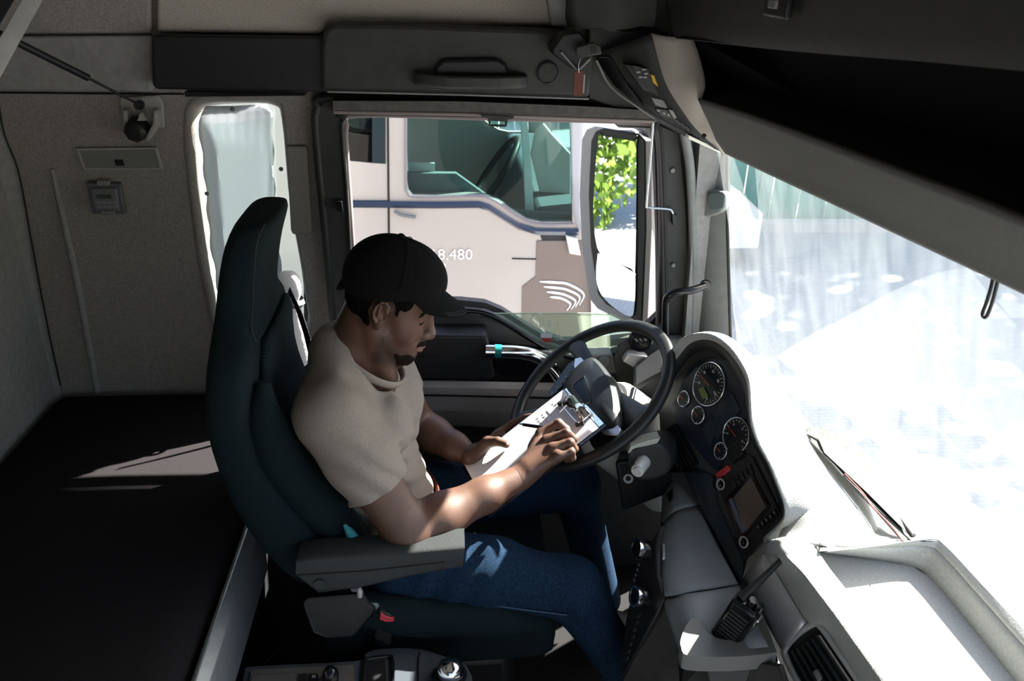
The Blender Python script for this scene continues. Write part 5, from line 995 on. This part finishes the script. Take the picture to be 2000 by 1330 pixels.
# left arm
S_L, E_L, W_L = np.array((-.165, 1.79, .985)), np.array((-.075, 1.84, .745)), C_(926, 893, -.002)
fl_ = Field((-.28, 1.66, .58), (.16, 1.95, 1.10), .0028)
for p_, k_ in arm(S_L, E_L, W_L, (.060, .050, .043, .044, .034, .024)): fl_.add(p_, k_)
hf2 = Field(W_L-np.array((.07, .11, .09)), W_L+np.array((.18, .08, .13)), .0020)
hf2.add(cone(W_L+unit(E_L-W_L)*.05, W_L, .026, .0235), .01)
KL = [C_(952+k*3, 858+k*8, -.016-.004*k) for k in range(4)]
KL = [C_(975, 848, -.014), C_(968, 862, -.022), C_(960, 876, -.026), C_(952, 890, -.026)]
for q in KL: hf2.add(cone(W_L, q, .020, .012), .018)
fingers(hf2, None, [
    ([KL[0], C_(1000, 828, -.012), C_(1026, 815, -.012), C_(1042, 812, -.013)], (.0112, .0098, .0086, .0072)),
    ([KL[1], C_(1004, 848, -.018), C_(1030, 850, -.016), C_(1044, 856, -.014)], (.0110, .0098, .0086, .0072)),
    ([KL[2], C_(996, 866, -.020), C_(1020, 874, -.018), C_(1034, 880, -.014)], (.0108, .0094, .0084, .0070)),
    ([KL[3], C_(984, 886, -.020), C_(1004, 896, -.018), C_(1016, 902, -.014)], (.0098, .0086, .0076, .0064)),
    ([W_L*.6+C_(948, 866, .016)*.4, C_(952, 864, .018), C_(972, 862, .020), C_(989, 868, .011)], (.018, .0150, .0110, .0088)),
], .014)
parts.append(fl_.mesh()); parts.append(hf2.mesh())
# torso under the shirt
P0, CH = np.array((-.19, 1.60, .60)), np.array((-.215, 1.60, .88))
def torso(f, g):
    f.add(ell(CH, (.112+g, .165+g, .165+g), rot('Y', 6)), .03)
    f.add(cone((-.245, 1.47, 1.000), (-.175, 1.745, .975), .058+g, .058+g), .05)
    f.add(ell((-.150, 1.52, .935), (.062+g, .075+g, .062+g)), .04).add(ell((-.125, 1.665, .92), (.060+g, .075+g, .060+g)), .04)
    f.add(ell((-.165, 1.60, .72), (.108+g, .150+g, .15+g)), .06)
    f.add(cone((-.225, 1.60, 1.075), (-.235, 1.48, 1.012), .050+g, .048+g), .04).add(cone((-.225, 1.61, 1.075), (-.185, 1.74, .990), .050+g, .048+g), .04)
    f.add(ell((-.155, 1.60, .60), (.115+g, .165+g, .09+g)), .04)
ft = Field((-.40, 1.38, .50), (.02, 1.82, 1.12), .006); torso(ft, -.012); parts.append(ft.mesh())
body = put('body', join(*parts), skin, pr, autos=False)
# beard shadow and darker brows belong to the skin itself: a smooth mask on the vertices
loc_ = np.array([hl(np.array(v.co)+ORI['person']) for v in body.data.vertices])
X_, Y_, Z_ = loc_.T; Y_ = np.abs(Y_)
def ss(a, b_, v): t_ = np.clip((v-a)/(b_-a), 0, 1); return t_*t_*(3-2*t_)
m_ = ss(.050, .072, Y_*.0+(-(Z_+.55*X_)+.028))*ss(-.122, -.100, Z_)*ss(-.002, .02, X_)
m_ = np.maximum(m_*.85, ss(-.075, -.088, Z_)*ss(.05, .07, X_)*ss(-.125, -.11, Z_))
m_ = np.maximum(m_, .9*np.exp(-((Z_+.056)/.006)**2)*ss(.082, .092, X_)*ss(.030, .022, Y_))
m_ = np.maximum(m_, .8*ss(.012, .020, Z_)*ss(.052, .035, X_)*ss(.10, .06, Z_))       # temple hair fade
m_ = np.where((np.abs(X_) < .2) & (Z_ > -.14) & (Z_ < .2) & (Y_ < .12), m_, 0)
ca = body.data.color_attributes.new('stubble', 'FLOAT_COLOR', 'POINT')
ca.data.foreach_set('color', np.stack([m_, m_, m_, np.ones_like(m_)], 1).ravel().astype(np.float32))
t = skin.node_tree; b = t.nodes['Principled BSDF']; at_ = t.nodes.new('ShaderNodeAttribute'); at_.attribute_name = 'stubble'
nz_ = t.nodes.new('ShaderNodeTexNoise'); nz_.inputs['Scale'].default_value = 420; tc = t.nodes.new('ShaderNodeTexCoord'); t.links.new(tc.outputs['Object'], nz_.inputs['Vector'])
ml_ = t.nodes.new('ShaderNodeMapRange'); ml_.inputs[1].default_value = .35; ml_.inputs[2].default_value = .6; ml_.inputs[3].default_value = .5; ml_.inputs[4].default_value = 1.0; t.links.new(nz_.outputs[0], ml_.inputs[0])
mu_ = t.nodes.new('ShaderNodeMath'); mu_.operation = 'MULTIPLY'; t.links.new(at_.outputs['Fac'], mu_.inputs[0]); t.links.new(ml_.outputs[0], mu_.inputs[1])
mx_ = t.nodes.new('ShaderNodeMix'); mx_.data_type = 'RGBA'; mx_.inputs[7].default_value = (.022, .013, .010, 1)
t.links.new(b.inputs['Base Color'].links[0].from_socket, mx_.inputs[6]); t.links.new(mu_.outputs[0], mx_.inputs[0]); t.links.new(mx_.outputs[2], b.inputs['Base Color'])
for nm, p_, d_ in (('fingernail', C_(991, 869, .0185), unit(C_(990, 868, .02)-C_(972, 862, .02))),):
    put(nm, loft([superring(p_+CN*.0012-d_*.001*0, .0058, .0048, d_, unit(np.cross(CN, d_)), .8, 16), superring(p_+CN*.0018, .0045, .0036, d_, unit(np.cross(CN, d_)), .8, 16)]), mat('nail', (.38, .22, .17), .35), body)

# ---- t-shirt
fs = Field((-.42, 1.27, .56), (.07, 1.96, 1.14), .0032)
torso(fs, .009)
sl1 = S_R*.40+E_R*.60; sl2 = S_L*.48+E_L*.52
slv = Field((-.42, 1.27, .56), (.07, 1.96, 1.14), .0032)
slv.add(cone(S_R, S_R*.6+E_R*.4, .074, .070), .03).add(cone(S_R*.6+E_R*.4, S_R*.40+E_R*.60+unit(E_R-S_R)*.05, .070, .062), .02)
slv.add(cone(S_L, S_L*.48+E_L*.52+unit(E_L-S_L)*.04, .070, .060), .01)
x, y, z = fs.grid()
def wv(px_, py_, pz_, ph, amp, c, rad):
    w_ = np.exp(-(((x-c[0])**2+(y-c[1])**2+(z-c[2])**2)/rad**2)); return amp*w_*np.sin(x*px_+y*py_+z*pz_+ph+.8*np.sin(x*31+z*23)+.6*np.sin(y*27+z*17))
WF = wv(60, 30, 150, 0, .0045, (-.12, 1.47, .78), .13)+wv(80, 10, 50, 1, .0055, (-.07, 1.60, .76), .13)+wv(90, 60, 120, 2, .0050, (-.165, 1.40, .90), .085)
WF = WF + wv(60, 30, -30, 0, .0045, (-.20, 1.50, 1.00), .09)+wv(70, 10, 160, .5, .0050, (-.05, 1.60, .68), .10)+wv(40, 90, 90, 2.2, .0030, (-.27, 1.45, .80), .14)+wv(70, -40, 20, 1, .0040, (-.12, 1.55, .95), .12)
fs.F = fs.F+WF; slv.F = slv.F+WF
for S_, E2_, sl_, r_ in ((S_R, E_R, sl1, .0575), (S_L, E_L, sl2, .056)):
    a = unit(E2_-S_); d = (x-sl_[0])*a[0]+(y-sl_[1])*a[1]+(z-sl_[2])*a[2]
    slv.F = np.where((y < 1.6) == (S_ is S_R), np.maximum(slv.F, d), slv.F)
    slv.cut(cone(sl_-a*.020, sl_+a*.06, r_, r_), .003)
hh_ = np.maximum(.022-np.abs(fs.F-slv.F), 0)/.022; fs.F = np.minimum(fs.F, slv.F)-hh_*hh_*.022*.25
# folds
# neck hole and sleeve openings
nb = unit(np.array((.58, 0, .81)))
nc_ = np.array((-.166, 1.603, 1.056))
fs.cut(cone(nc_-nb*.006, nc_+nb*.16, .078, .098), .006)
fs.F = np.maximum(fs.F, .615-z+.12*(x+.1)).astype(np.float32)
sh_ = put('t_shirt', fs.mesh(), shirtm, pr, autos=False)
u_ = unit(np.cross(nb, (0, 1, 0))); v_ = np.cross(nb, u_)
cols = []
for a in np.linspace(0, 2*math.pi, 60, endpoint=False):
    d = math.cos(a)*u_+math.sin(a)*v_
    cols.append((nc_+d*.082+nb*.004))
put('collar', tube(cols, .0052, 10, True, 1.7, nb), shirtm, sh_)
for S_, E2_, sl_, r_ in ((S_R, E_R, sl1, .0612),):
    a = unit(E2_-S_); fm = frame(a)
    put('sleeve_hem', tube([sl_-a*.020+fm @ np.array((math.cos(t_)*(r_+.0035), math.sin(t_)*(r_+.0035), 0)) for t_ in np.linspace(0, 2*math.pi, 44, endpoint=False)], .0010, 6, True), mat('hem_thread', (.22, .185, .16), .9), sh_)
# ---- jeans, belt, shoes
fj = Field((-.33, 1.28, .02), (.60, 1.98, .74), .0048)
fj.add(ell((-.15, 1.60, .60), (.125, .175, .095)), .03)
kR, kL = A(1118, 1148, Y=1.40), np.array((.335, 1.80, .585))
hpR = np.array((-.09, 1.47, .615))
fj.add(cone(hpR, hpR*.5+kR*.5, .092, .078), .04).add(cone(hpR*.5+kR*.5, kR, .078, .064), .03).add(cone(kR, (.47, 1.38, .22), .062, .048), .03)
fj.add(cone((-.09, 1.73, .60), kL, .092, .066), .04).add(cone(kL, (.44, 1.80, .18), .060, .050), .03)
x, y, z = fj.grid()
fj.F = fj.F+.0035*np.sin(x*55+z*70+2*np.sin(y*20+x*14))*np.exp(-((x-kR[0]-.02)**2+(y-1.4)**2+(z-kR[2]+.04)**2)/.11**2)+.004*np.sin(x*90-z*40+y*30)*np.exp(-((x+.04)**2+(y-1.45)**2+(z-.60)**2)/.13**2)+.0016*np.sin(x*33+np.sin(y*40)*2)
fj.F = np.maximum(fj.F, (z-.685-.15*(x+.1))).astype(np.float32)
jn = put('jeans', fj.mesh(), jeanm, pr, autos=False)
put('belt', tube([np.array((-.155+.131*math.cos(a), 1.60+.178*math.sin(a), .668+.02*math.cos(a))) for a in np.linspace(0, 2*math.pi, 60, endpoint=False)], .005, 8, True, 3.2, (0, 0, 1)), MATS['brown_leather'], pr)
put('side_seam', tube(cat([hpR+np.array((.05, -.088, -.0)), hpR*.5+kR*.5+np.array((0, -.081, -.012)), kR+np.array((-.02, -.066, -.016))], 6), .0016, 6), mat('seam_thread', (.05, .09, .15), .8), jn)
for yy, xx, zz in ((1.38, .50, .10), (1.80, .48, .08)):
    put('shoe', loft([superring((xx-.06+dx, yy, zz+dz), .045*w1, .05*w1, (0, 1, 0), (-.3, 0, .95), .7, 20) for dx, dz, w1 in ((-.03, .02, .5), (0, .02, 1), (.05, .0, 1), (.12, -.02, .9), (.18, -.03, .7), (.2, -.03, .3))]), rubber, pr)
# ---- cap
cp = Field((-.16, -.125, -.03), (.16, .125, .17), .0024)
cp.add(ell((-.010, 0, .044), (.108, .088, .086)), .01).add(ell((.043, 0, .062), (.064, .066, .052)), .03)
x, y, z = cp.grid()
cp.F = np.maximum(cp.F, -(z-(.030+.31*x)))
az = np.arctan2(y, x+.01)
cp.F = cp.F+.0010*np.exp(-(np.sin(az*3)/.05)**2)
cp.F = np.maximum(cp.F, -(((x+.010)/.102)**2+(y/.082)**2+((z-.044)/.080)**2-1)*.04).astype(np.float32)
v, q = cp.mesh(); cap_ = put('cap', (np.array([hc_(p) for p in v]), q), capm, pr, autos=False)
gr2 = []
for j in range(9):
    t_ = j/8*1.12-.12; row = []
    for a in np.linspace(-1.25, 1.25, 21):
        L = .072*(math.cos(a*.95)**.55 if abs(a*.95) < 1.5 else 0)*t_
        yb = .082*math.sin(a*.92); xb = -.008+.104*math.cos(a*.92)
        row.append(hc_((xb+L+.004, yb*(1-.04*t_), .052-.16*L-.75*yb*yb*(2.2*t_+1.2)-1.5*L*L)))
    gr2.append(row)
bm_ = put('brim', loft(gr2, False, False), capm, cap_, solid=.0032, sub=1)
for t_ in (.80, .87, .94):
    P_ = []
    for a in np.linspace(-.8, .8, 17):
        L = .072*(math.cos(a*.95)**.55)*t_; yb = .082*math.sin(a*.92); xb = -.008+.104*math.cos(a*.92)
        P_.append(hc_((xb+L+.004, yb*(1-.04*t_), .0545-.16*L-.75*yb*yb*(2.2*t_+1.2)-1.5*L*L)))
    put('stitching', tube(P_, .0005, 5), mat('cap_stitch', (.045, .045, .05), .8), bm_)
put('top_button', lathe([(0, -.003), (.008, -.002), (.008, .003), (.005, .006), (0, .0065)], hc_((-.022, 0, .1295)), HM @ np.array((0, 0, 1)), 16), capm, cap_)
for sy in (-1, 1):
    for a0 in (.30, 1.35):
        P_ = []
        for ph in np.linspace(.05, 1.42, 16):
            d = np.array((math.cos(a0)*math.sin(ph), sy*math.sin(a0)*math.sin(ph), math.cos(ph)))
            P_.append(hc_(np.array((-.010, 0, .044))+d/np.sqrt((d[0]/.1115)**2+(d[1]/.0895)**2+(d[2]/.0875)**2)+np.array((.012*max(0, d[0]), 0, .004*max(0, d[0])))))
        put('panel_seam', tube(P_, .0009, 5), MATS['cap_stitch'] if False else capm, cap_)
put('back_strap', tube([hc_((-.106, yy, .004)) for yy in np.linspace(-.04, .04, 8)], .008, 8, flat=.5), capm, cap_)

# ---- clipboard, paper and pen
def CP(u, v, h=0): return CB1+CX*u+CY*v+CN*h      # u along the board, v across it
cbd = thing('clipboard', 'black clipboard with a steel clip held against the steering wheel', 'clipboard', CP(.15, .1))
LB, WB_ = .325, .222
put('board', prism([CP(a, b_, -.0035) for a, b_ in ((-.012, -.004), (.318, -.004), (.318, WB_), (-.012, WB_))], CN*.0028), gloss, cbd)
put('clip_plate', loft([[CP(u, .060+.10*0+s_, h) for u, h in ((.312, .002), (.308, .010), (.296, .011), (.282, .004))] for s_ in (0, .105)], False, False), chrome, cbd, solid=.0012)
put('clip_wire', tube(cat([CP(u, v, h) for u, v, h in ((.306, .055, .008), (.30, .052, .014), (.278, .058, .010), (.272, .075, .006), (.272, .145, .006), (.278, .165, .010), (.30, .170, .014), (.306, .167, .008))], 4), .0018, 8), chrome, cbd)
for v in (.056, .166): put('rubber_foot', tube([CP(.268, v-.010, .004), CP(.285, v+.004, .005)], .0055, 8), rubber, cbd)
put('edge_strip', prism([CP(a, b_, 0) for a, b_ in ((.304, .005), (.317, .005), (.317, WB_-.01), (.304, WB_-.01))], CN*.0012), chrome, cbd)
pp = mat('white_paper', (.78, .76, .80), .7)
ps = thing('paper_sheet', 'white form sheet held under the steel clip, written on with the pen', 'paper', CP(.15, .1, .002))
Ug = np.linspace(-.004, .302, 16)
put('sheet', loft([[CP(u, v, .0006+(.004*max(0, (.06-u)/.06)**2)) for v in np.linspace(.002, .212, 8)] for u in Ug], False, False), pp, ps, solid=.0005)
ink = mat('ink', (.10, .10, .22), .6)
rg = random.Random(4)
put('ruled_line', tube([CP(.238, .03, .0013), CP(.236, .15, .0013)], .0004, 4), mat('print_grey', (.35, .35, .40), .7), ps)
put('ruled_line', tube([CP(.190, .125, .0013), CP(.188, .205, .0013)], .0004, 4), MATS['print_grey'], ps)
sc_ = []
for ln_, (u0, v0, v1) in enumerate(((.262, .02, .06), (.222, .03, .12), (.208, .03, .10), (.20, .13, .2))):
    v = v0
    while v < v1:
        pts_ = [CP(u0+rg.uniform(-.004, .004), v+k*.0022, .0013) for k in range(4)]; sc_.append(tube(pts_, .00035, 4)); v += .011
put('handwriting', join(*sc_), ink, ps)
pt, pe = C_(1119, 844, .002), C_(1021, 829, .052)
pen = thing('pen', 'black and silver ballpoint pen in the right hand', 'pen', (pt+pe)/2)
pa = unit(pe-pt)
put('barrel', tube([pt+pa*.018, pe], .0042, 14), gloss, pen)
put('tip', tube([pt, pt+pa*.018], [.0009, .0042], 12), chrome, pen)
put('clicker', tube([pe, pe+pa*.008], .0028, 12), chrome, pen)
put('pocket_clip', tube([pe+CN*.0055, pe-pa*.035+CN*.0065], .0014, 8, flat=.6), chrome, pen)
